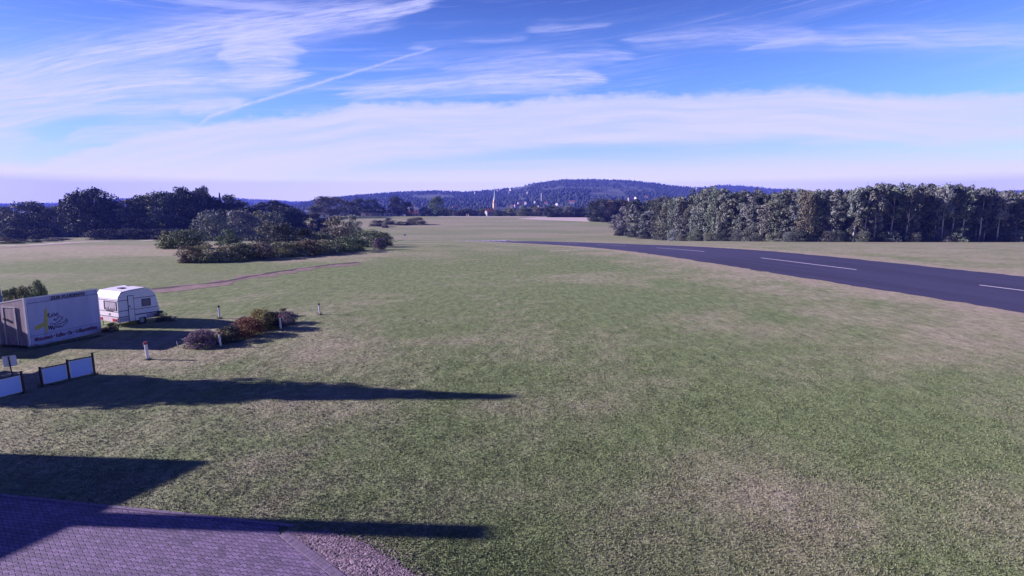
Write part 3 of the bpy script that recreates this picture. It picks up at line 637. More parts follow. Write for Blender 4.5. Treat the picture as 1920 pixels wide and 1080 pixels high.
def tree(kind, loc, h, w, colour, label, group=None, name=None, cat=None, bark=(.13, .10, .08), nv=4, z=None):
    v = COUNT.get(kind, 0); COUNT[kind] = v + 1; c, t = proto(kind, v % nv)
    bw = dict(high=.17, full=.30, tall=.20, broad=.38, bush=.52, pine=.20, willow=.5, birch=.17, spruce=.17, spiky=.5, slim=.15, nbush=.5, nspiky=.5)[kind] * 2.0
    bush = kind in ('bush', 'willow', 'spiky', 'nbush', 'nspiky'); name = name or ('bush' if bush else dict(pine='pine_tree', spruce='spruce_tree', birch='birch_tree').get(kind, 'tree'))
    e = empty(name, loc, TR.random() * 6.28); e.scale = (w / bw, w / bw, h)
    o = link('crown' if not bush else 'foliage', c, None, e); k = TR.uniform(.85, 1.2); cc = LEAFC[colour]; o.color = (cc[0]*k*TR.uniform(.93, 1.07), cc[1]*k, cc[2]*k*TR.uniform(.9, 1.1), 1)
    o2 = link('trunk' if not bush else 'stem', t, None, e); o2.color = bark + (1,)
    tag(e, label, cat or ('bush' if bush else 'tree'), group); return e
def tpx(kind, px, base, top, wpx, colour, label, group=None, Y=None, **k):
    """tree that stands where the photograph shows its foot, as tall and wide as it shows there"""
    p = at(px, Y, base) if Y else P(px, base); z1 = zpix(top, p.y); sc = p.y / 1.0 / F
    return tree(kind, p, z1 - p.z, wpx * sc, colour, label, group, **k)
G1 = 'trees of the left-hand treeline'
LEFT = [(12, 443, 386, 44, 'full', 'grey', 'small greyish tree at the left end of the left treeline'),
 (38, 444, 400, 40, 'bush', 'grey', 'low pale bush under the leftmost trees of the left treeline'),
 (60, 443, 378, 72, 'broad', 'dusk', 'rounded dark tree, second crown from the left end of the left treeline'),
 (90, 442, 388, 40, 'full', 'dark', 'low dark tree right of the rounded crown near the left end'),
 (106, 443, 384, 40, 'full', 'grey', 'pale greyish tree just left of the thin dark conifer'),
 (121, 442, 374, 24, 'spruce', 'dark', 'thin dark conifer left of the tallest dome-shaped tree'),
 (140, 443, 396, 44, 'willow', 'grey', 'pale low willow at the foot of the tall dome-shaped tree'),
 (152, 444, 360, 56, 'broad', 'dusk', 'left half crown of the big dome-shaped tree in the left treeline'),
 (178, 445, 351, 80, 'broad', 'dark', 'tallest dome-shaped dark tree in the left treeline'),
 (200, 444, 372, 50, 'full', 'dark', 'dark tree against the right flank of the big dome-shaped tree'),
 (226, 444, 375, 46, 'full', 'dusk', 'lower dark tree in the dip right of the big dome'),
 (250, 445, 371, 46, 'birch', 'grey', 'slender pale tree in the dip of the left treeline'),
 (268, 445, 364, 54, 'full', 'dusk', 'dark tree where the left treeline rises again'),
 (296, 445, 358, 60, 'full', 'olive', 'broad olive tree left of the two crests of the left treeline'),
 (318, 445, 357, 56, 'full', 'dusk', 'dark flat-topped tree left of the first crest'),
 (345, 444, 349, 46, 'full', 'dark', 'tree forming the first crest of the left treeline'),
 (366, 443, 356, 44, 'full', 'dark', 'dark tree in the notch between the two crests'),
 (387, 442, 347, 36, 'full', 'dusk', 'narrow tree forming the second and higher crest of the left treeline'),
 (404, 441, 366, 40, 'full', 'dark', 'dark tree stepping down right of the higher crest'),
 (418, 440, 362, 16, 'spruce', 'brown', 'thin pointed conifer right of the higher crest'),
 (436, 440, 364, 44, 'full', 'dusk', 'round dark tree beside the thin pointed conifer'),
 (456, 438, 374, 42, 'birch', 'grey', 'pale greyish tree before the gap that shows the far ridge'),
 (480, 434, 382, 46, 'full', 'dusk', 'dark tree under the gap that shows the far ridge'),
 (510, 432, 374, 54, 'full', 'dark', 'dark round tree right of the gap that shows the far ridge'),
 (536, 430, 380, 46, 'full', 'dark', 'dark tree on the falling right flank of the left treeline'),
 (556, 428, 390, 36, 'full', 'dark', 'last dark tree at the right end of the left treeline')]
for px, b_, t_, w_, kd, col, lab in LEFT:
    tpx(kd, px, b_, t_, w_, col, lab, G1)
ORD = ['first', 'second', 'third', 'fourth', 'fifth', 'sixth', 'seventh', 'eighth', 'ninth', 'tenth', 'eleventh', 'twelfth', 'thirteenth', 'fourteenth', 'fifteenth', 'sixteenth', 'seventeenth', 'eighteenth', 'nineteenth', 'twentieth'] + ['twenty-' + a for a in ['first', 'second', 'third', 'fourth', 'fifth', 'sixth', 'seventh', 'eighth', 'ninth']] + ['thirtieth'] + ['thirty-' + a for a in ['first', 'second', 'third', 'fourth', 'fifth', 'sixth', 'seventh', 'eighth', 'ninth']]
# a second rank behind closes the wood; each fills one gap between the front crowns
for i, (px, t_) in enumerate([(30, 392), (80, 386), (130, 384), (165, 362), (212, 384), (238, 383), (280, 368), (330, 362), (356, 358), (378, 360), (410, 374), (446, 378), (470, 388), (524, 384), (534, 386), (550, 394)]):
    tpx('full', px, 443, t_, 52, 'dark', 'dark tree, ' + ORD[i] + ' from the left in the second rank of the left treeline', 'second rank of the left treeline', Y=290)
for i, (px, w_) in enumerate([(20, 50), (75, 40), (200, 70), (235, 60), (265, 60), (300, 60), (330, 70)]):
    tpx('bush', px, 444, 428, w_, 'dark', 'dark undergrowth bush, ' + ORD[i] + ' from the left at the foot of the left treeline', 'undergrowth of the left treeline', Y=258)

# shrubs of the big thicket left of centre
G2 = 'shrubs of the thicket in the meadow'
SH = [(348, 466, 430, 92, 'willow', 'green', 'long low green shrub at the left end of the thicket'),
 (312, 466, 432, 22, 'bush', 'olive', 'small upright bush at the very left tip of the thicket'),
 (428, 460, 428, 44, 'willow', 'green', 'small round green shrub behind the long low one'),
 (408, 452, 392, 76, 'willow', 'grey', 'tall pale feathery willow at the left back of the thicket'),
 (456, 450, 394, 70, 'willow', 'grey', 'right half of the tall pale feathery willow clump'),
 (500, 446, 396, 60, 'willow', 'olive', 'olive feathery shrub right of the tall pale willow'),
 (545, 442, 388, 46, 'full', 'blue', 'bluish young tree at the back of the thicket'),
 (585, 440, 398, 46, 'full', 'dusk', 'dark young tree at the back right of the thicket'),
 (516, 466, 412, 92, 'bush', 'dusk', 'biggest dome-shaped dark shrub in the middle of the thicket'),
 (570, 464, 426, 50, 'bush', 'dark', 'dark shrub right of the biggest dome'),
 (608, 440, 408, 30, 'full', 'dark', 'small dark tree behind the brownish feathery shrub'),
 (634, 458, 404, 62, 'willow', 'brown', 'brownish feathery shrub at the right back of the thicket'),
 (664, 452, 402, 30, 'full', 'grey', 'slim greyish tree beside the brownish feathery shrub'),
 (600, 466, 434, 50, 'willow', 'olive', 'olive shrub between the dark dome and the right end'),
 (690, 463, 430, 76, 'bush', 'green', 'round green shrub at the right end of the thicket'),
 (722, 461, 436, 34, 'bush', 'dark', 'dark shrub at the extreme right tip of the thicket'),
 (712, 468, 446, 28, 'willow', 'lilac', 'small purplish shrub in front of the right tip'),
 (650, 450, 424, 56, 'bush', 'dark', 'dark shrub filling the back right of the thicket')]
for px, b_, t_, w_, kd, col, lab in SH: tpx(kd, px, b_, t_, w_, col, lab, G2)
HR = [(358, 492, 461, 34), (392, 491, 458, 40), (425, 489, 457, 40), (458, 487, 455, 42), (490, 485, 454, 40), (522, 482, 453, 40), (552, 480, 452, 38), (582, 478, 450, 38), (610, 476, 449, 36), (638, 473, 444, 40), (664, 470, 444, 36)]
ordn = ['first', 'second', 'third', 'fourth', 'fifth', 'sixth', 'seventh', 'eighth', 'ninth', 'tenth', 'eleventh']
for i, (px, b_, t_, w_) in enumerate(HR):
    tpx('willow', px, b_, t_, w_ * 1.4, ['hedgeb', 'hedge', 'hedge', 'hedge', 'hedgeb', 'hedge', 'hedge', 'hedgeb', 'hedge', 'green', 'green'][i], ordn[i] + ' shrub from the left in the hedge-like front row of the thicket', 'front row of the thicket')
tpx('spiky', 347, 493, 478, 18, 'lilac', 'low pinkish bush at the left foot of the front row', G2)
tpx('bush', 372, 492, 480, 9, 'fresh', 'tiny yellowish green bush before the front row', G2)
tpx('spiky', 376, 490, 462, 10, 'rust', 'dark reddish upright bush among the front row shrubs', G2)

# mid-distance clumps
G3 = 'trees along the far edge of the airfield'
MID = [(616, 408, 368, 62, 'broad', 'brown', 'wide dome-shaped brownish tree, leftmost at the far field edge'), (594, 410, 384, 30, 'full', 'dusk', 'small tree at the left foot of the wide brownish dome'),
 (655, 406, 376, 34, 'full', 'dusk', 'round tree right of the wide brownish dome'), (674, 405, 370, 26, 'full', 'dark', 'taller dark tree between two round crowns at the far edge'),
 (697, 405, 373, 34, 'broad', 'blue', 'round bluish tree at the far edge, left of the tall pair'), (715, 404, 388, 22, 'full', 'dusk', 'small low tree left of the tall pair'),
 (742, 404, 366, 28, 'full', 'dark', 'left and taller tree of the tall pair behind the pale house'), (754, 404, 376, 22, 'birch', 'grey', 'pale right tree of the tall pair'), (766, 404, 378, 20, 'full', 'dark', 'dark tree touching the pale house'),
 (819, 403, 367, 30, 'full', 'green', 'tall conical tree standing alone right of the pale house'), (798, 403, 388, 26, 'full', 'dusk', 'lower tree left of the lone tall conical tree'), (836, 403, 392, 16, 'full', 'grey', 'small tree right of the lone tall conical tree')]
for px, b_, t_, w_, kd, col, lab in MID: tpx(kd, px, b_, t_, w_, col, lab, G3)
rr = random.Random(5)
for i, px in enumerate(range(690, 740, 9)): tpx('slim', px, 406, 390 + rr.random() * 3, 7, 'grey', ORD[i] + ' slim young tree from the left in the row before the pale barn', 'row of slim young trees')
for i in range(34):
    px = 848 + i * 7.6 + rr.uniform(-2, 2); tp = 393 - (5 if px > 1000 else 0) + rr.uniform(-4, 3); Y = rr.choice([505, 530, 560, 600]) if px < 960 else rr.choice([492, 505, 530])
    tpx(rr.choice(['full', 'broad', 'full', 'bush']), px, 404, tp, rr.uniform(13, 22), rr.choice(['dusk', 'blue', 'grey', 'dark', 'olive']), 'small garden tree, ' + ORD[i] + ' from the left in the village row beyond the far field', 'garden trees beyond the far field', Y=Y)
for i in range(26):
    px = 800 + i * 13 + rr.uniform(-5, 5); Y = rr.uniform(700, 980); p = at(px, Y); tree(rr.choice(['full', 'broad', 'birch']), p, rr.uniform(12, 20), rr.uniform(10, 15), rr.choice(['dusk', 'blue', 'grey', 'green']), 'taller village tree, ' + ORD[i] + ' from the left in the valley round the church', 'village trees in the valley')
for i in range(20):
    px = 1030 + i * 5.2; tpx('bush', px, 407, 396 + rr.random() * 2, 11, 'dark', 'dark hedge plant, ' + ORD[i] + ' from the left behind the pink stubble field', 'dark hedge plants beside the stubble field', Y=462)
# dark clump left of the big wood
for i, (px, b_, t_, w_, col) in enumerate([(1112, 415, 376, 26, 'dark'), (1126, 416, 372, 28, 'dark'), (1143, 416, 373, 28, 'rust'), (1158, 416, 372, 30, 'dark'), (1172, 416, 374, 30, 'rust'), (1186, 415, 376, 30, 'dark'), (1204, 415, 378, 30, 'dark'), (1224, 414, 372, 30, 'dusk'), (1244, 413, 366, 30, 'dusk')]):
    tpx('full', px, b_, t_, w_ * 1.3, col, ['leftmost dark tree of the far clump beside the stubble field', 'second dark tree from the left in the far clump', 'reddish topped tree left of the middle of the far clump', 'dark middle tree of the far clump', 'rusty topped tree behind the wood tip', 'dark tree of the far clump just behind the wood tip', 'dark tree showing over the left tip of the wood', 'dull tree rising behind the left part of the wood', 'taller dull tree rising behind the left part of the wood'][i], 'far clump left of the big wood')
# low bushes at the far left field
for px, b_, t_, w_, kd, col, lab in [(783, 421, 407, 34, 'bush', 'brown', 'lone dome-shaped brown bush on the far meadow'), (770, 420, 409, 20, 'bush', 'brown', 'smaller bush joined to the lone brown bush'), (730, 421, 409, 26, 'bush', 'dark', 'low dark bush with sprawling outline left of the lone brown bush'),
   (706, 424, 412, 30, 'bush', 'dark', 'low dark bush above the right end of the thicket'), (752, 422, 415, 26, 'bush', 'dark', 'very low dark bush leading to the lone brown bush'), (722, 427, 420, 14, 'spiky', 'lilac', 'tiny pinkish bush above the right tip of the thicket'), (764, 422, 417, 12, 'bush', 'dark', 'tiny dark bush touching the lone brown bush')]:
    tpx(kd, px, b_, t_, w_, col, lab, 'scattered bushes on the far meadow')

# the big wood on the right
WL = [(1146, 322), (1165, 288), (1200, 264), (1250, 246), (1320, 216), (1400, 196), (1500, 180), (1620, 174), (2040, 172)]
TOP = [(1140, 398), (1160, 386), (1185, 376), (1215, 374), (1250, 369), (1290, 362), (1320, 352), (1345, 348), (1380, 352), (1405, 354), (1450, 356), (1480, 354), (1510, 352), (1550, 350), (1580, 356), (1612, 350), (1640, 345), (1665, 344), (1700, 347), (1728, 340), (1760, 343), (1790, 339), (1812, 350), (1850, 352), (1900, 356), (2040, 360)]
def wi(px, tab): return float(np.interp(px, [a for a, _ in tab], [b for _, b in tab]))
rr = random.Random(17); px = 1152.; i = 0
wordc = dict(mist='greyish', moss='mossy green', dusk='dull green', olive='olive', grey='silvery grey', rust='rust tinged', dark='dark green', green='mid green', brown='brownish')
NAMES_ = names = ['first', 'second', 'third', 'fourth', 'fifth', 'sixth', 'seventh', 'eighth', 'ninth', 'tenth', 'eleventh', 'twelfth', 'thirteenth', 'fourteenth', 'fifteenth', 'sixteenth', 'seventeenth', 'eighteenth', 'nineteenth', 'twentieth'] + ['twenty-' + a for a in ['first', 'second', 'third', 'fourth', 'fifth', 'sixth', 'seventh', 'eighth', 'ninth']] + ['thirtieth'] + ['thirty-' + a for a in ['first', 'second', 'third', 'fourth', 'fifth', 'sixth', 'seventh', 'eighth', 'ninth']] + ['fortieth'] + ['forty-' + a for a in ['first', 'second', 'third', 'fourth', 'fifth', 'sixth', 'seventh', 'eighth', 'ninth']] + ['fiftieth'] + ['fifty-' + a for a in ['first', 'second', 'third', 'fourth', 'fifth', 'sixth', 'seventh', 'eighth', 'ninth']]
while px < 1980:                                   # front rank
    Y = wi(px, WL) + rr.uniform(-1, 3); p = at(px, Y, 430); tp = wi(px, TOP) + rr.uniform(0, 30) * (1 if px > 1200 else .5)
    right = px > 1530
    kd = rr.choice(['tall', 'birch', 'pine', 'birch', 'tall']) if right else rr.choice(['full', 'birch', 'birch', 'full', 'tall'])
    if kd == 'willow': kd = 'full'
    col = rr.choice(['dusk', 'moss', 'mist', 'dusk']) if right else rr.choice(['moss', 'mist', 'dusk', 'brown' if px > 1300 else 'mist', 'mist', 'moss', 'grey', 'moss'])
    pale = right and rr.random() < .5
    wd = rr.uniform(27, 42) if right else rr.uniform(24, 38); h = zpix(tp, Y) - p.z
    lab = '%s %s tree, %s from the left in the right wood front' % (wordc[col], {'tall': 'high-crowned', 'pine': 'sparse', 'birch': 'slender', 'full': 'full-crowned'}[kd] + (' pale-trunked' if pale else ''), names[min(i, len(names)-1)])
    tree(kd, p, h, wd * Y / F, col, lab, 'front trees of the right-hand wood', bark=(.75, .68, .66) if pale else (.16, .13, .12)); i += 1
    px += rr.uniform(13.5, 19) * (1 if right else .95)
for k, (tx, tt, tw, cc, lb) in enumerate([(1601, 352, 30, 'mist', 'tall tree with the brightest pale bare trunk of the right-hand wood'), (1622, 350, 26, 'dusk', 'tree with a thin pale bare trunk just right of the brightest one'), (1641, 348, 30, 'moss', 'third of the three close pale-trunked trees in the right-hand wood'), (1700, 352, 28, 'dusk', 'lone pale-trunked tree midway between the two pale-trunked clusters'),
        (1768, 345, 28, 'mist', 'pale-trunked tree under the highest part of the right skyline'), (1786, 349, 24, 'dusk', 'slim pale-trunked tree just right of the highest part of the skyline'), (1805, 356, 28, 'moss', 'pale-trunked tree where the right skyline drops'), (1838, 358, 26, 'dusk', 'pale-trunked tree before the dark gap near the right edge'), (1872, 362, 26, 'mist', 'last pale-trunked tree near the right photo edge')]):
    Y = wi(tx, WL) - 1.5; p = at(tx, Y, 430); tree('high', p, zpix(tt, Y) - p.z, tw * Y / F, cc, lb, 'pale-trunked trees of the right-hand wood', bark=(.85, .78, .76))
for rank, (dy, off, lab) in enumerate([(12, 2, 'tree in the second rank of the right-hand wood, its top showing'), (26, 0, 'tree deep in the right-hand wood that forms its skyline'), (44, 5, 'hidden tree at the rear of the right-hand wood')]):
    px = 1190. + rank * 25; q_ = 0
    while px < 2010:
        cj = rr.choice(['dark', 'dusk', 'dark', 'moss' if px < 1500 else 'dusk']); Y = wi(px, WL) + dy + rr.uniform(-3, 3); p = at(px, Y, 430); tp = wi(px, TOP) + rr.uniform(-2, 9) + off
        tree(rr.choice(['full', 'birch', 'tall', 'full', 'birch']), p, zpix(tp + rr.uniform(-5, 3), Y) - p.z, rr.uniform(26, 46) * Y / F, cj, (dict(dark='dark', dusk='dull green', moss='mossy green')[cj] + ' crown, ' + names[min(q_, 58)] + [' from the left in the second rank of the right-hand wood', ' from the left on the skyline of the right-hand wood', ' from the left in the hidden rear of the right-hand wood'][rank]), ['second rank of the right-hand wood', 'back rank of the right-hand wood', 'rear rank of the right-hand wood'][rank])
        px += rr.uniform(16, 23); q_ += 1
sheet('forest_floor', [tuple(at(a, wi(a, WL) + 1, 430)[:2]) for a in range(1150, 2060, 20)], [tuple(at(a, wi(a, WL) + 70, 430)[:2]) for a in range(1150, 2060, 20)], .05, simple('leaf_litter', (.06, .045, .04), .95, .3, 1, .5), 12)
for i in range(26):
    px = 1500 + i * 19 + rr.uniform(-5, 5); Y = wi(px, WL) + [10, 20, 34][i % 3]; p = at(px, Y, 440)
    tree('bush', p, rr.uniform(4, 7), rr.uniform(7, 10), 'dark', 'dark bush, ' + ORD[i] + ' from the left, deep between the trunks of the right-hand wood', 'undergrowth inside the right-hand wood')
for i in range(34):
    px = 1165 + i * 24 + rr.uniform(-6, 6); Y = wi(px, WL) - rr.uniform(0, 2.5); p = at(px, Y, 440); h = rr.uniform(2.2, 5.0) if px > 1500 else rr.uniform(3, 6)
    cj = rr.choice(['dusk', 'mist', 'moss', 'dusk', 'dark']); tree('bush', p, h, h * rr.uniform(1.2, 1.8), cj, wordc[cj] + ' bush, ' + names[i] + ' from the left at the front foot of the right-hand wood', 'undergrowth bushes of the right-hand wood')

# ------------------------------------------------------------------ houses, church
MAT['wall_w'] = simple('render_white', (.72, .66, .62), .9, .08, .3); MAT['wall_c'] = simple('render_cream', (.60, .48, .36), .9, .1, .3)
MAT['wall_g'] = simple('render_grey', (.36, .33, .33), .9, .08, .3); MAT['roof_r'] = simple('roof_red', (.24, .09, .07), .85, .2, .5); MAT['roof_d'] = simple('roof_slate', (.07, .065, .08), .8, .2, .5)
MAT['glass'] = simple('window_glass', (.03, .035, .05), .15, .1, 1)
def house(loc, w, d, h, rh, rz, wall, roof, label, group=None, cat='house', name='house'):
    e = empty(name, loc, rz)
    b = MB().box(-w/2, w/2, -d/2, d/2, -8, h); b.add([(-w/2, -d/2, h), (-w/2, d/2, h), (-w/2, 0, h + rh), (w/2, -d/2, h), (w/2, d/2, h), (w/2, 0, h + rh)], [(0, 2, 1), (3, 4, 5)]); b.build('wall', MAT[wall], e)
    r = MB(); o = .5
    for s in (-1, 1):
        dz = rh * (o / (d/2)); r.add([(-w/2-o, s*(d/2+o), h-dz+.05), (w/2+o, s*(d/2+o), h-dz+.05), (w/2+o, 0, h+rh+.05), (-w/2-o, 0, h+rh+.05), (-w/2-o, s*(d/2+o), h-dz+.3), (w/2+o, s*(d/2+o), h-dz+.3), (w/2+o, 0, h+rh+.3), (-w/2-o, 0, h+rh+.3)], [(0,1,2,3),(4,5,6,7),(0,1,5,4),(0,3,7,4),(1,2,6,5)])
    ro = r.build('roof', MAT[roof], e); MB().box(w*.2, w*.2+.9, -.4, .5, h+rh*.6, h+rh+1.2).build('chimney', MAT['roof_r'], ro)
    for k in range(2 if w < 14 else 4):
        x = -w/2 + w * (k + .7) / (2.4 if w < 14 else 4.4); MB().box(x-.6, x+.6, -d/2-.06, -d/2+.05, h*.45, h*.45+1.4).build('window', MAT['glass'], e)
    tag(e, label, cat, group); return e
def hpx(px, s): x, y, z = hill_xyz(HILLS['near'], np.array([px*1.]), np.array([s])); return Vector((float(x[0]), float(y[0]), float(z[0])))
def s_for(px, py):
    ss3 = np.linspace(0, 1, 400); x, y, z = hill_xyz(HILLS['near'], np.full(400, px*1.), ss3); f = CT + (540-py)/F*ST; zr = CH + ((540-py)/F*CT - ST) * y / f
    k = np.nonzero(z > zr)[0]; return float(ss3[k[0]]) if len(k) else .98
HS = [(775, 391, 1.4, 'pale gabled house beside the tall pair of trees'), (1072, 383, 1.3, 'lone pinkish white house right on the lower slope of the hill'), (988, 384, 1.3, 'white house on the slope right of the spire'), (975, 384, 1.0, 'small pale house left of the white house on the slope'), (1005, 381, .8, 'small white cube-like house high in the village'),
 (960, 390, .8, 'low house near the foot of the slope'), (958, 356, 1.1, 'white house high up near the ridge, upper of two'), (957, 361, 1.1, 'white house high up near the ridge, lower of two'), (893, 361, 1.2, 'white farmhouse alone high on the wooded hill left of the spire'), (933, 357, .8, 'small white house just behind the tip of the spire'),
 (990, 362, .8, 'small pale house below the pale meadow on the hill'), (1180, 375, .9, 'small pale house over the far dark clump'), (1192, 373, .8, 'tiny white house right of the one over the dark clump'), (1210, 371, .8, 'tiny white house furthest right above the wood'), (1304, 353, 1.2, 'pale building in the dip where the two ridges meet'), (968, 388, .8, 'grey roofed house low between garden trees'), (1012, 391, .8, 'pale house behind the garden trees right of centre'), (1024, 384, .8, 'small house at mid slope with dark roof'), (1045, 386, .8, 'small pale house left of the lone pinkish one'), (852, 392, .8, 'small white house low left on the hill foot')]
for i, (px, py, sc, lab) in enumerate(HS):
    if i == 0: p = at(px, 560); p.z = zpix(401, 560); house(p, 10, 8, 5.2, 2.2, .5, 'wall_w', 'wall_w', lab, 'houses of the village'); continue
    p = hpx(px, s_for(px, py + 3)); house(p + Vector((0, -4, 3)), 12 * sc, 9, 4 * sc + 2.5, 3, [.5, -.3, .9, .2][i % 4], ['wall_w', 'wall_g', 'wall_g'][i % 3], ['roof_d', 'roof_r'][i % 2], lab, 'houses of the village')
for i, (px, w, rz, roof, lab) in enumerate([(772, 14, .25, 'roof_r', 'long low red roofed house at the field edge beside the tall pair'), (858, 9, .3, 'roof_d', 'low white bungalow left of the small garden trees'), (866, 8, -.5, 'roof_d', 'low pale bungalow with a steep light gable'), (889, 12, .2, 'roof_d', 'long low white bungalow left of the church'), (877, 7, .8, 'roof_d', 'tiny shed-like house between two bungalows'), (1011, 6, .2, 'roof_r', 'small pale house among the garden trees right of centre'), (918, 8, .4, 'roof_r', 'red roofed house at the foot of the church')]):
    Y = 540 + 12 * (i % 3); p = at(px, Y); p.z = zpix(405, Y); house(p, w, 7, 2.6 + (i == 6) * 2, 1.6, rz, 'wall_g', roof, lab, 'low houses at the far field edge')
p = at(712, 500); p.z = zpix(407, 500); house(p, 34, 9, 4.2, 1.2, .05, 'wall_w', 'roof_d', 'long pale barn behind the row of slim young trees', cat='barn', name='barn')
p = at(602, 420); p.z = zpix(410, 420); house(p, 12, 6, 3.2, 1.2, .3, 'wall_w', 'roof_d', 'pale shed half hidden under the wide brownish dome tree', cat='shed', name='shed')
p = at(2, 300); p.z = zpix(418, 300); house(p, 9, 7, 4.6, 1.4, .4, 'wall_w', 'roof_d', 'pale flat roofed building at the left edge behind the trees', cat='building', name='building')
p = at(271, 300); p.z = zpix(418, 300); house(p, 6, 6, 8, 2, .4, 'wall_w', 'wall_w', 'white gable end glimpsed between trees of the left treeline', cat='house')
# church
CY = 900; c0 = at(927.5, CY); c0.z = zpix(404, CY); e = empty('church', c0, .35)
W_ = 2.7; ht = zpix(374, CY) - c0.z; hs = zpix(349.5, CY) - c0.z
MB().box(-W_, W_, -W_, W_, -12, ht * .8).build('tower', MAT['wall_c'], e)
MB().box(-W_*.8, W_*.8, -W_*.8, W_*.8, ht*.8, ht).build('belfry', MAT['wall_c'], e)
MB().box(-W_*1.08, W_*1.08, -W_*1.08, W_*1.08, ht*.79, ht*.82).build('cornice', MAT['roof_d'], e)
MAT['copper'] = simple('copper_green', (.42, .56, .52), .6, .1, .4)
sp_ = MB(); sp_.bar((0, 0, ht), (0, 0, ht + (hs-ht)*.2), W_*.8, W_*.45, 8); sp_.bar((0, 0, ht + (hs-ht)*.2), (0, 0, hs), W_*.45, .08, 8); so = sp_.build('spire', MAT['copper'], e)
MB().bar((0, 0, hs), (0, 0, hs + 1.6), .12, .05, 6).build('finial', MAT['roof_d'], so)
for s in (-1, 1):
    MB().box(s*W_*.35-.45, s*W_*.35+.45, -W_*.8-.05, -W_*.8+.04, ht*.84, ht*.95).build('belfry_window', MAT['glass'], e)
nv_ = MB().box(-W_-14, -W_, -4.5, 4.5, -12, ht*.3); nv_.build('nave', MAT['wall_c'], e)
MB().add([(-W_-14.4, -5, ht*.3), (-W_, -5, ht*.3), (-W_, 5, ht*.3), (-W_-14.4, 5, ht*.3), (-W_-14.4, 0, ht*.3+5), (-W_, 0, ht*.3+5)], [(0, 1, 5, 4), (2, 3, 4, 5), (0, 4, 3), (1, 2, 5)]).build('nave_roof', MAT['roof_r'], e)
tag(e, 'slender white church tower with a needle-thin pale green spire', 'church')
# thin white chimney-like tower on the slope
p = hpx(1015, s_for(1015, 380)); e = empty('tower', p + Vector((0, 0, 6))); MB().bar((0, 0, -5), (0, 0, 22), 1.6, 1.2, 10).build('shaft', MAT['wall_w'], e); MB().bar((0, 0, 22), (0, 0, 25), 2.2, .3, 10).build('cap', MAT['roof_d'], e)
tag(e, 'thin white tower on the village slope right of the church', 'tower')

# ------------------------------------------------------------------ near objects
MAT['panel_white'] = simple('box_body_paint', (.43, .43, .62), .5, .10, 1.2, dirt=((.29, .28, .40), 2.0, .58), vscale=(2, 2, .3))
MAT['trim'] = simple('aluminium_trim', (.72, .68, .72), .35, .08, 4)
MAT['end_wood'] = simple('weathered_panel', (.42, .34, .38), .75, .3, 3, .2, vscale=(8, 8, .5), dirt=((.25, .19, .2), 4, .5))
MAT['dark_blue'] = simple('dark_line', (.06, .05, .09), .6, .1, 4); MAT['text_red'] = simple('red_lettering', (.16, .02, .05), .6, .1, 4)
MAT['text_dark'] = simple('dark_lettering', (.05, .03, .05), .6, .1, 4); MAT['yellow'] = simple('yellow_decal', (.50, .42, .10), .6, .15, 6)
MAT['black'] = simple('black_rubber', (.02, .02, .022), .7, .1, 5); MAT['steel'] = simple('galvanised_steel', (.35, .35, .38), .4, .1, 8, metal=.6)
def frame_obj(o, yaw, pitch, roll):
    o.rotation_mode = 'QUATERNION'
    M_ = Matrix.Rotation(yaw, 4, 'Z') @ Matrix.Rotation(-pitch, 4, 'Y') @ Matrix.Rotation(roll, 4, 'X'); o.rotation_quaternion = M_.to_quaternion()
def text(s, size, name, mat, parent, loc, width=None, shear=0, bold=.006):
    """lettering standing on the long side: reads along +x, up is +z, faces -y"""
    cu = bpy.data.curves.new('t', 'FONT'); cu.body = s; cu.size = size; cu.extrude = .004; cu.resolution_u = 3; cu.shear = shear; cu.space_character = 1.05; cu.offset = bold
    tmp = bpy.data.objects.new('t', cu); COL.objects.link(tmp); bpy.context.view_layer.update()
    me = bpy.data.meshes.new_from_object(tmp.evaluated_get(bpy.context.evaluated_depsgraph_get())); bpy.data.objects.remove(tmp)
    co = np.empty(len(me.vertices)*3, np.float32); me.vertices.foreach_get('co', co); co = co.reshape(-1, 3); k = (width / (co[:, 0].max() - co[:, 0].min())) if width else 1
    co2 = np.stack([(co[:, 0] - co[:, 0].min()) * k, -co[:, 2], co[:, 1]], 1); me.vertices.foreach_set('co', co2.ravel()); me.update(); me.name = name
    me.materials.clear(); return link(name, me, mat, parent, loc)
# sales container: local x along the long side, y into the box (away), z up; front face at y = 0
LX, LW, LH = 3.85, 2.35, 2.64
ct = empty('sales_trailer', P(56, 655)); frame_obj(ct, math.radians(79.6), math.radians(-1.4), 0)
def wedge(x0, x1, y0, y1, z0, za, zb):     # top falls from za at y0 to zb at y1
    return MB().add([(x0,y0,z0),(x1,y0,z0),(x1,y1,z0),(x0,y1,z0),(x0,y0,za),(x1,y0,za),(x1,y1,zb),(x0,y1,zb)], [(0,3,2,1),(4,5,6,7),(0,1,5,4),(1,2,6,5),(2,3,7,6),(3,0,4,7)])
DROP = .42
body = wedge(0.02, LX-.02, .02, LW-.02, .14, LH-.07, LH-.07-DROP).build('body', MAT['panel_white'], ct)
MB().box(.10, LX-.02, -.015, .015, .13, LH-.33).build('serving_flap', MAT['panel_white'], ct)
rm_ = wedge(-.02, LX+.02, -.03, LW+.03, 0, LH, LH-DROP); rm_.v[0:4] = [(x, y, z2 - .07) for (x, y, _), (_x, _y, z2) in zip(rm_.v[0:4], rm_.v[4:8])]; rm_.build('roof', MAT['trim'], ct)
for a_, b_ in ((-.03, .07), (LX-.05, LX+.02)): MB().box(a_, b_, -.03, .06, .05, LH-.085).build('corner_post', MAT['trim'], ct)
MB().box(0, 1.15, -.05, .05, .02, .125).box(1.17, 2.6, -.045, .05, .05, .125).box(2.62, LX, -.05, .05, .02, .125).build('sill', MAT['trim'], ct)
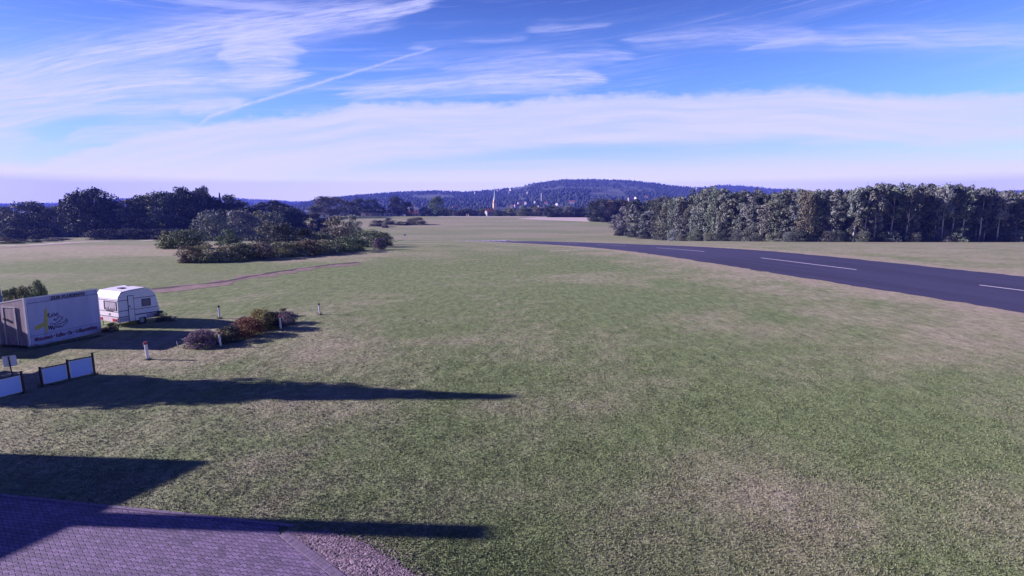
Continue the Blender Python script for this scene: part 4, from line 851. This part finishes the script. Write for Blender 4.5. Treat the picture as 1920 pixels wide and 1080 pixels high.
MB().box(.08, LX-.06, -.022, -.016, LH-.335, LH-.315).box(.1, LX-.06, -.022, -.016, .60, .615).build('trim_line', MAT['dark_blue'], ct)
# end wall with door (faces -x)
wedge(-.012, .018, .08, LW-.04, .12, LH-.10, LH-.10-DROP).build('end_wall', MAT['end_wood'], ct)
dr_ = MB().box(-.035, -.013, .62, 1.4, .18, LH-.52).build('door', MAT['end_wood'], ct)
MB().box(-.05, -.036, .60, .66, .15, LH-.48).box(-.05, -.036, 1.36, 1.42, .15, LH-.48).box(-.05, -.036, .661, 1.359, LH-.54, LH-.48).build('door_frame', MAT['trim'], dr_)
MB().box(-.10, -.051, 1.26, 1.36, 1.45, 1.56).build('handle', MAT['black'], dr_)
MB().box(-.04, -.013, 1.78, 1.84, .12, LH-.46).build('end_batten', MAT['trim'], ct)
text('ZUR FLUGENTE', .24, 'lettering', MAT['text_dark'], ct, (1.25, -.034, LH-.285), 1.85)
text('Mittagstisch • Kaffee • Eis • Grillspezialitäten', .31, 'lettering', MAT['text_red'], ct, (.27, -.024, .29), 3.35)
# yellow emblem and its curly script
em = [(.35, 1.10), (.62, 1.16), (.80, 1.20), (.86, 1.55), (.90, 1.90), (.98, 1.98), (1.02, 1.72), (1.04, 1.5), (1.0, 1.30), (.98, 1.02), (.92, .70), (.84, .62), (.82, .88), (.80, 1.0), (.58, .92), (.36, .86)]
MB().prism(em, -.026, -.017).build('emblem', MAT['yellow'], ct)
def squig(pts):
    # Catmull-Rom through hand-drawn strokes
    out = []
    q = [pts[0]] + pts + [pts[-1]]
    for i in range(1, len(q) - 2):
        for t in np.linspace(0, 1, 5)[:-1]:
            p0, p1, p2, p3 = [np.array(a) for a in q[i-1:i+3]]
            out.append(.5*((2*p1)+(-p0+p2)*t+(2*p0-5*p1+4*p2-p3)*t*t+(-p0+3*p1-3*p2+p3)*t**3))
    return [(float(a[0]), -.025, float(a[1])) for a in out] + [(pts[-1][0], -.025, pts[-1][1])]
sc = MB()
for st in ([(1.0, 1.52), (1.12, 1.66), (1.05, 1.5), (1.15, 1.42), (1.22, 1.55)], [(1.24, 1.48), (1.32, 1.62), (1.38, 1.5), (1.28, 1.44), (1.24, 1.5)], [(1.42, 1.52), (1.5, 1.6), (1.55, 1.48), (1.46, 1.44), (1.42, 1.5)], [(1.3, 1.2), (1.34, 1.32), (1.4, 1.2), (1.48, 1.3)],
           [(1.1, 1.1), (1.3, 1.05), (1.6, 1.14), (1.76, 1.3), (1.62, 1.38), (1.48, 1.32)], [(1.0, 1.0), (1.04, .8), (1.1, .98), (1.14, .75), (1.2, .98), (1.26, .72), (1.34, .95)], [(1.36, .8), (1.44, .9), (1.5, .78), (1.6, .88), (1.66, .78), (1.8, .9), (1.98, 1.02), (2.0, 1.15)], [(1.3, 1.0), (1.6, .98), (1.85, 1.06), (1.96, 1.2)]):
    sc.tube(squig(st), .016, 5)
sc.build('script_lettering', MAT['text_dark'], ct)
for (x, y) in ((.4, .3), (LX-.4, .3), (.4, LW-.3), (LX-.4, LW-.3)): MB().box(x-.12, x+.12, y-.1, y+.1, -.25, .14).build('support', MAT['black'], ct)
tag(ct, 'white sales trailer box with red lettering and a yellow emblem, its left end in sun', 'trailer')

# caravan: local x along the door side, y away, z up; door side at y = 0, rear at x = 0
MAT['cv'] = simple('caravan_skin', (.78, .74, .76), .35, .05, 2); MAT['cv_line'] = simple('caravan_stripe', (.05, .045, .10), .5, .1, 4); MAT['pinkplate'] = simple('rear_panel', (.62, .50, .55), .5, .1, 4); MAT['tail'] = simple('tail_light_red', (.35, .02, .03), .3, .1, 6)
CL, CW, CHh = 2.65, 2.1, 2.12
cp = P(225, 616); cv = empty('caravan', cp); frame_obj(cv, math.radians(66), math.radians(-1.5), 0); cv.scale = (.90, 1, 1.03)
side = [(0, .30), (0, 1.55), (.05, 1.85), (.22, 2.06), (.8, 2.14), (1.75, 2.20), (2.1, 2.12), (2.38, 1.90), (2.52, 1.5), (2.66, .85), (2.64, .36), (1.75, .30), (1.72, .44), (1.28, .44), (1.25, .30)]
n = len(side); b_ = MB().prism(side, 0, CW); b_.build('body', MAT['cv'], cv, bevel=.03)
roofpts = [(.0, 1.70), (.05, 1.87), (.21, 2.085), (.8, 2.165), (1.75, 2.225), (2.11, 2.145)]
rf = MB()
for (xa, za), (xb, zb) in zip(roofpts[:-1], roofpts[1:]): rf.add([(xa, -.015, za), (xb, -.015, zb), (xb, CW+.015, zb), (xa, CW+.015, za), (xa, -.015, za+.03), (xb, -.015, zb+.03), (xb, CW+.015, zb+.03), (xa, CW+.015, za+.03)], [(0,1,2,3),(4,5,6,7),(0,1,5,4),(3,2,6,7),(0,3,7,4),(1,2,6,5)])
rfo = rf.build('roof', simple('caravan_roof', (.82, .78, .78), .4, .05, 3), cv)
MB().box(.75, 1.1, .8, 1.2, 2.18, 2.25).box(1.6, 1.85, 1.4, 1.7, 2.2, 2.26).build('roof_hatch', MAT['black'], rfo)
st_ = MB()
for za, zb, x0, x1 in ((1.585, 1.62, .02, .62), (1.645, 1.68, .98, 2.45), (.965, 1.0, .02, .60), (.965, 1.0, 1.0, 2.6), (.60, .65, .02, .60), (.63, .69, 1.0, 2.64)): st_.box(x0, x1, -.012, -.001, za, zb)
st_.build('stripe', MAT['cv_line'], cv)
dd = MB().box(.63, .97, -.03, -.002, .32, 1.82).build('door', MAT['cv'], cv, bevel=.01)
MB().box(.61, .63, -.034, -.002, .30, 1.86).box(.97, .99, -.034, -.002, .30, 1.86).box(.63, .97, -.034, -.002, 1.83, 1.86).box(.63, .97, -.036, -.031, 1.03, 1.055).build('door_frame', MAT['cv_line'], dd)
MB().box(.66, .72, -.06, -.031, 1.18, 1.26).build('handle', MAT['black'], dd)
def win(x0, x1, z0, z1, par, side_='y'):
    g = MB(); f_ = MB(); t = .05
    if side_ == 'y':
        f_.box(x0, x1, -.03, -.001, z0, z0+t).box(x0, x1, -.03, -.001, z1-t, z1).box(x0, x0+t, -.03, -.001, z0+t, z1-t).box(x1-t, x1, -.03, -.001, z0+t, z1-t); g.box(x0+t, x1-t, -.018, -.001, z0+t, z1-t)
    else:
        f_.box(-.03, -.001, x0, x1, z0, z0+t).box(-.03, -.001, x0, x1, z1-t, z1).box(-.03, -.001, x0, x0+t, z0+t, z1-t).box(-.03, -.001, x1-t, x1, z0+t, z1-t); g.box(-.018, -.001, x0+t, x1-t, z0+t, z1-t)
    w = f_.build('window', MAT['cv_line'], par); g.build('pane', MAT['cv_glass'], w); return w
MAT['cv_glass'] = simple('tinted_pane', (.16, .13, .2), .12, .3, 5)
win(1.50, 2.08, 1.10, 1.56, cv)
wn = win(.16, 1.4, 1.02, 1.56, cv, 'x')
cu_ = MB()
for k in range(9): cu_.box(-.024, -.019, .22 + k*.12, .28 + k*.12, 1.07 + .12*math.sin(k*1.3)**2, 1.50)
cu_.build('curtain', MAT['trim'], wn)
MB().box(-.02, -.001, .02, CW-.02, .62, .66).box(-.02, -.001, .02, CW-.02, .93, .96).box(-.02, -.001, .02, CW-.02, 1.60, 1.63).build('rear_moulding', MAT['cv_line'], cv)
MB().box(-.07, -.001, .05, CW-.05, .34, .60).build('bumper', MAT['pinkplate'], cv)
for y in (.12, CW-.52): MB().box(-.095, -.071, y, y+.40, .38, .54).build('tail_light', MAT['tail'], cv)
MB().box(-.04, -.021, .9, 1.15, .72, .84).build('number_plate', MAT['trim'], cv)
hb = MB().box(-.06, -.021, .55, 1.15, .97, 1.0); hb.build('grab_handle', MAT['black'], cv)
MAT['skirt'] = simple('skirt_panel', (.40, .32, .44), .5, .1, 3)
MB().box(1.76, 2.6, -.012, -.001, .36, .60).build('skirt', MAT['skirt'], cv); MB().box(.05, .58, -.012, -.001, .36, .56).build('skirt', MAT['skirt'], cv)
for y in (.1, CW-.28):
    wb = MB().bar((1.5, y, .26), (1.5, y+.18, .26), .28, .28, 20).build('wheel', MAT['black'], cv); MB().bar((1.5, y-.012, .26), (1.5, y+.05, .26), .15, .15, 14).build('hub_cap', MAT['steel'], wb)
dbm = MB().bar((2.62, CW*.25, .40), (3.6, CW*.5, .42), .04).bar((2.62, CW*.75, .40), (3.6, CW*.5, .42), .04).bar((3.5, CW*.5, 0), (3.5, CW*.5, .5), .03); dbm.build('drawbar', MAT['steel'], cv)
for x, y in ((.15, .15), (.15, CW-.15)): MB().bar((x, y, -.02), (x, y, .32), .03).build('corner_steady', MAT['steel'], cv)
tag(cv, 'small white touring caravan with dark stripes parked right of the lettered trailer', 'caravan')

# banner fences
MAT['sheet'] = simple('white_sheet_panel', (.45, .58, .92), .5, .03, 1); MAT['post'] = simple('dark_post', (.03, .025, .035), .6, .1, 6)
MAT['mast'] = simple('white_frame', (.75, .72, .72), .5, .05, 6)
def fence(pix, label, tops):
    pts = [P(a, b) for a, b in pix]; e = empty('panel_fence', pts[0]); o0 = pts[0]
    hs_ = [zpix(t, p.y) - p.z for t, p in zip(tops, pts)]
    for p, h in zip(pts, hs_):
        q = p - o0; MB().box(q.x-.03, q.x+.03, q.y-.03, q.y+.03, -.05, h).build('post', MAT['post'], e)
    for (a, b, h) in zip(pts[:-1], pts[1:], hs_):
        d = (b - a); L_ = d.length; d.normalize(); nn = Vector((d.y, -d.x, 0)); 
        def slab(s0, s1, z0, z1, t0, t1, name, mat):
            vs = [((a - o0) + d*s + nn*t + Vector((0, 0, z))) for z in (z0, z1) for s, t in ((s0, t0), (s1, t0), (s1, t1), (s0, t1))]
            return MB().add(vs, [(0,3,2,1),(4,5,6,7),(0,1,5,4),(1,2,6,5),(2,3,7,6),(3,0,4,7)]).build(name, mat, e)
        slab(.05, L_-.05, .08, h-.10, -.006, .006, 'panel', MAT['sheet']); slab(.03, L_-.03, h-.10, h-.055, -.015, .015, 'rail', MAT['post'])
        fr_ = MB(); 
        for s0, s1, z0, z1 in ((.05, L_-.05, h-.125, h-.10), (.05, L_-.05, .08, .105), (.05, .085, .106, h-.126), (L_-.085, L_-.05, .106, h-.126)):
            vs = [((a - o0) + d*s + nn*t + Vector((0, 0, z))) for z in (z0, z1) for s, t in ((s0, .008), (s1, .008), (s1, .014), (s0, .014))]; fr_.add(vs, [(0,3,2,1),(4,5,6,7),(0,1,5,4),(1,2,6,5),(2,3,7,6),(3,0,4,7)])
        fr_.build('panel_frame', MAT['mast'], e)
    tag(e, label, 'fence', 'white panel fences')
fence([(80, 728), (131, 716), (178, 704)], 'white two-panel fence with three dark posts, standing right of the other one', [688, 674, 661])
fence([(-62, 762), (-8, 751), (46, 740)], 'white panel fence cut by the left edge of the photo, behind the small square sign', [722, 710, 696])
e = empty('sign', P(31, 741)); q = e.location; h = zpix(668, q.y) - q.z
MB().bar((0, 0, -.1), (-.0, 0, h), .022, .022, 8).build('post', MAT['post'], e); MB().box(-.19, .21, .024, .034, h-.40, h+.02).build('plate', MAT['mast'], e)
e.rotation_euler = (0, math.radians(-2.5), math.radians(30)); tag(e, 'small square white sign seen from behind on a thin dark post', 'sign')

# marker posts and stakes
MAT['red'] = simple('red_paint', (.32, .04, .05), .5, .15, 10); MAT['postw'] = simple('white_post_paint', (.78, .74, .76), .5, .06, 8)
def post(px, base, top, r, cap, label, tilt=0., name='marker_post', group='white marker posts'):
    p = P(px, base); e = empty(name, p); h = zpix(top, p.y) - p.z
    MB().bar((0, 0, -.05), (0, 0, h * .86), r, r, 12).build('shaft', MAT['postw'], e); MB().bar((0, 0, h*.86), (0, 0, h), r*1.25, r*1.15, 12).build('cap', cap, e)
    MB().bar((0, 0, -.04), (0, 0, .03), r*2., r*1.8, 12).build('foot', MAT['black'], e)
    e.rotation_euler = (0, math.radians(tilt), 0); tag(e, label, 'post', group)
post(278, 677, 641, .065, MAT['red'], 'white post with a red cap, nearest one, on the grass below the caravan', -3)
post(412, 598, 573, .055, MAT['black'], 'white post with a dark cap behind the flower bushes', 0)
post(600, 591, 569, .05, MAT['black'], 'white post with a dark cap furthest right beyond the purple bush', -3)
post(414, 652, 622, .05, MAT['red'], 'white post with a red cap in front of the lavender grey bush', -2)
post(527, 620, 591, .05, MAT['red'], 'white post with a red cap in front of the green and purple bushes', -2)
def stake(px, base, top, label, tilt, r=.014, mat='postw'):
    p = P(px, base); e = empty('stake', p); h = zpix(top, p.y) - p.z; MB().bar((0, 0, -.03), (0, 0, h), r, r*.8, 6).build('rod', MAT[mat], e); MB().bar((0, 0, h), (0, 0, h+.03), r*1.3, r*.6, 6).build('tip', MAT[mat], e)
    e.rotation_euler = (0, math.radians(tilt), 0); tag(e, label, 'stake', 'thin stakes in the grass')
stake(270, 653, 645, 'short thin white stake just left of the nearest red-capped post', -12)
stake(334, 653, 641, 'thin white stake left of the lavender grey bush', -8)
stake(589, 586, 576, 'thin leaning white stake left of the furthest post', -14)
stake(558, 596, 587, 'tiny dark stake right of the purple bush', 0, .02, 'black')
stake(497, 610, 600, 'thin pale stake in front of the green bush', 0)
stake(72, 716, 700, 'thin wire stake between the two panel fences', 3, .008, 'steel')
def tufts(pts, label):
    V = []
    for (x, y, n, rad, hh) in pts:
        a = rng.random(n) * 6.283; d_ = rad * np.sqrt(rng.random(n)); bx, by = x + d_*np.cos(a), y + d_*np.sin(a); h = hh * rng.uniform(.4, 1.2, n); an = rng.random(n) * 6.28; la = rng.random(n) * 6.28; le = h * rng.uniform(0, .6, n); wd = .012
        V.append(np.stack([np.stack([bx-wd*np.cos(an), by-wd*np.sin(an), bx*0-.005], 1), np.stack([bx+wd*np.cos(an), by+wd*np.sin(an), bx*0-.005], 1), np.stack([bx+le*np.cos(la), by+le*np.sin(la), h], 1)], 1).reshape(-1, 3))
    V = np.concatenate(V); me = np_mesh('grass', V, np.arange(len(V)).reshape(-1, 3)); set_zone(me, np.full(len(V), .45), np.zeros(len(V))); tag(link('grass', me, MAT['blade']), label, 'grass', kind='stuff')
TF = [(P(a, b).x, P(a, b).y, 60, .16, .16) for a, b in ((278, 677), (412, 598), (600, 591), (414, 652), (527, 620), (80, 728), (131, 716), (178, 704), (46, 740), (31, 741))]
TF += [(P(56 + 134 * k / 24, 656 - 25 * k / 24).x + .05, P(56 + 134 * k / 24, 656 - 25 * k / 24).y - .05, 50, .14, .2) for k in range(25)]
TF += [(P(80 + 98 * k / 14, 728 - 24 * k / 14).x, P(80 + 98 * k / 14, 728 - 24 * k / 14).y, 40, .12, .12) for k in range(15)]
tufts(TF, 'longer grass left standing round the posts, fence feet and trailer')
# disc marker far off
p = P(759.5, 449.5); e = empty('disc_marker', p); h = zpix(440.5, p.y) - p.z; MB().bar((0, 0, 0), (0, 0, h), .05, .05, 8).build('pole', MAT['steel'], e); MB().bar((0, -.05, h), (0, .05, h), .62, .62, 20).build('disc', MAT['postw'], e)
tag(e, 'round white disc on a short pole beyond the thicket tip', 'sign')
dirt_strip('dirt_track', [(738, 453.5), (748, 451.5), (757, 449.8)], 1.0, simple('dark_earth', (.04, .025, .03), .95, .3, 2))
# sapling with a stake in front of left trees, brush heaps
tpx('slim', 226, 448, 432, 7, 'olive', 'lone thin sapling before the left treeline', None)
G4 = 'brush heaps before the left treeline'
for i, (px, b_, t_, w_) in enumerate([(8, 452, 445, 34), (34, 454, 447, 40), (62, 455, 448, 30), (90, 453, 447, 44), (110, 450, 445, 36), (18, 457, 452, 46)]):
    tpx('spiky', px, b_, t_, w_, ['brown', 'dark', 'grey', 'grey', 'dusk', 'dark'][i], ['brownish brush heap at the left edge', 'dark brush heap second from the left edge', 'greyish brush heap in the middle of the heaps', 'long greyish brush heap right of the middle', 'rightmost dull brush heap', 'dark brush heap lying in front of the leftmost ones'][i] + ' before the left treeline', G4, name='brush_heap', cat='brush heap')

# flower bushes
G5 = 'row of flowering bushes by the marker posts'
for px, b_, t_, w_, kd, col, lab in [(380, 650, 615, 58, 'nspiky', 'lilac', 'greyish lavender bush, nearest in the row of flowering bushes'), (430, 641, 611, 46, 'nbush', 'dark', 'dark green bush with red berries behind the lavender one'), (444, 629, 610, 20, 'nbush', 'rust', 'small reddish top of foliage between dark and orange bush'),
   (466, 630, 594, 50, 'nbush', 'orange', 'orange red flowering bush in the middle of the row'), (493, 618, 580, 50, 'nbush', 'gold', 'tallest yellow green bush in the row of flowering bushes'), (512, 617, 584, 36, 'nbush', 'dark', 'dark green bush pressed against the tallest one'), (536, 608, 581, 40, 'nspiky', 'lilac', 'purple bush with pinkish tips at the far end of the row'), (534, 594, 576, 22, 'nspiky', 'rust', 'pinkish feathery tips behind the purple bush'), (457, 606, 591, 16, 'nspiky', 'grey', 'pale tuft behind the orange bush')]:
    tpx(kd, px, b_, t_, w_ * 1.12, col, lab, G5)
for px, b_, t_, w_, kd, col, lab in [(303, 603, 582, 22, 'bush', 'dusk', 'dark leafy weed bush at the front end of the caravan'), (318, 603, 592, 20, 'bush', 'olive', 'low spreading weed bush right of the caravan'), (209, 622, 603, 24, 'spiky', 'brown', 'brownish weed clump under the caravan rear'), (197, 624, 612, 12, 'spiky', 'rust', 'small reddish weeds between trailer and caravan')]:
    tpx(kd, px, b_, t_, w_, col, lab, 'weeds round the caravan')
G6 = 'tall shrubs behind the lettered trailer'
for i, (px, t_, w_) in enumerate([(16, 541, 22), (30, 536, 20), (44, 534, 22), (60, 530, 22), (76, 521, 26), (88, 534, 14)]):
    tpx('spiky', px, 590, t_ - 4, w_ * 1.2, 'olive' if i < 4 else 'green', ['leftmost upright shrub peeping over the trailer roof', 'second upright shrub over the trailer roof', 'third upright shrub over the trailer roof', 'fourth upright shrub left of the tallest one', 'tallest upright shrub over the trailer roof', 'small last shrub right of the tallest over the trailer roof'][i], G6)
# blue tank at the left edge
p = P(-4, 600); e = empty('water_tank', p); h = zpix(531, p.y) - p.z; MAT['tank'] = simple('blue_plastic', (.10, .16, .42), .4, .1, 3)
MB().bar((0, 0, 0), (0, 0, h*.9), .34, .34, 20).bar((0, 0, h*.9), (0, 0, h*.97), .34, .2, 20).build('barrel', MAT['tank'], e); MB().bar((0, 0, h*.97), (0, 0, h), .1, .1, 12).build('lid', MAT['black'], e)
tag(e, 'blue plastic tank cut by the left photo edge behind the trailer', 'tank')

# things outside the left edge of the picture that throw the long shadows
MAT['plaster'] = simple('plaster', (.6, .55, .5), .9, .08, 1)
k_ = 1 / math.tan(SUN_EL); sx, sy = math.cos(SHADOW_AZ), math.sin(SHADOW_AZ)
Hb = 5.0; ex, ey = P(400, 873).x - Hb*k_*sx, P(400, 873).y - Hb*k_*sy
lx, ly = P(0, 1068).x - Hb*k_*sx, P(0, 1068).y - Hb*k_*sy
e = empty('clubhouse', (0, 0, 0)); dv = Vector((lx-ex, ly-ey, 0)).normalized(); A_ = Vector((ex, ey, 0)); B_ = Vector((lx, ly, 0)); bk = Vector((-6.5, .5, 0))
def quadbox(ps, z0, z1, name, mat, par):
    return MB().add([(p.x, p.y, z0) for p in ps] + [(p.x, p.y, z1) for p in ps], [(0,3,2,1),(4,5,6,7),(0,1,5,4),(1,2,6,5),(2,3,7,6),(3,0,4,7)]).build(name, mat, par)
quadbox([A_, B_, B_+bk, A_+bk], -.1, Hb-.25, 'wall', MAT['plaster'], e); g_ = dv*.01
rfo = quadbox([A_-dv*.05, B_+dv*.05, B_+bk, A_+bk], Hb-.245, Hb, 'roof', MAT['roof_d'], e)
tipm = (P(905, 987) + P(905, 1015)) / 2; hcn = Hb + 3.15; cx, cy = tipm.x - hcn*k_*sx, tipm.y - hcn*k_*sy
MB().box(cx-.28, cx+.28, cy-.27, cy+.27, Hb-1, hcn).build('chimney', MAT['roof_r'], rfo)
tag(e, 'low plastered clubhouse with a chimney, off the left edge beside the paving', 'building')
tp = P(950, 748); ht_ = 10.6
for fx, hh, ww, kd_, dy_, lab_ in ((0, 10.6, 4.8, 'spruce', 0, 'tallest narrow spruce off the left edge that throws the long shadow'), (.6, 9.0, 2.6, 'full', .25, 'dense tree off the left edge next to the tallest spruce'), (2.6, 6.6, 2.8, 'full', -.5, 'shorter dense tree off the left edge beside the spruce'), (-1.0, 7.4, 3.0, 'full', -.4, 'dense tree off the left edge on the far side of the spruce')):
    for q_ in range(2 if kd_ == 'spruce' else 1): tree(kd_, Vector((tp.x - ht_*k_*sx + fx, tp.y - ht_*k_*sy + .1 + dy_ + q_ * .25, 0)), hh - q_, ww, 'dark', lab_ if q_ == 0 else 'thin spruce off the left edge close behind the tallest one')
tree('full', Vector((-26.5, 19.55, 0)), 4.4, 3.0, 'dark', 'lower round tree off the left edge beside the panel fence')
tree('full', Vector((-30.5, 19.7, 0)), 6.5, 3.2, 'dark', 'mid-height tree off the left edge behind the low round one')
e = empty('garden_shed', (-31.0, 25.4, 0)); MB().box(-1.4, 1.35, -1.1, 2.0, -.05, 2.28).build('wall', MAT['end_wood'], e); MB().box(-1.5, 1.5, -1.2, 2.1, 2.283, 2.40).build('roof', MAT['roof_d'], e); tag(e, 'wooden flat roofed shed off the left edge beside the trailer', 'shed')

# ------------------------------------------------------------------ haze
hz = MB().box(-5900, 5900, -900, 6900, -70, 330).build('haze')
m = bpy.data.materials.new('haze'); m.use_nodes = True; nt = m.node_tree; nt.nodes.clear(); o_ = nt.nodes.new('ShaderNodeOutputMaterial'); pv = nt.nodes.new('ShaderNodeVolumePrincipled')
pv.inputs['Color'].default_value = (.13, .19, 1.0, 1); pv.inputs['Density'].default_value = .00016; pv.inputs['Anisotropy'].default_value = .0
nt.links.new(pv.outputs[0], o_.inputs['Volume']); hz.data.materials.append(m); hz.display_type = 'WIRE'
tag(hz, 'thin bluish morning haze over the valley', 'haze', kind='stuff')
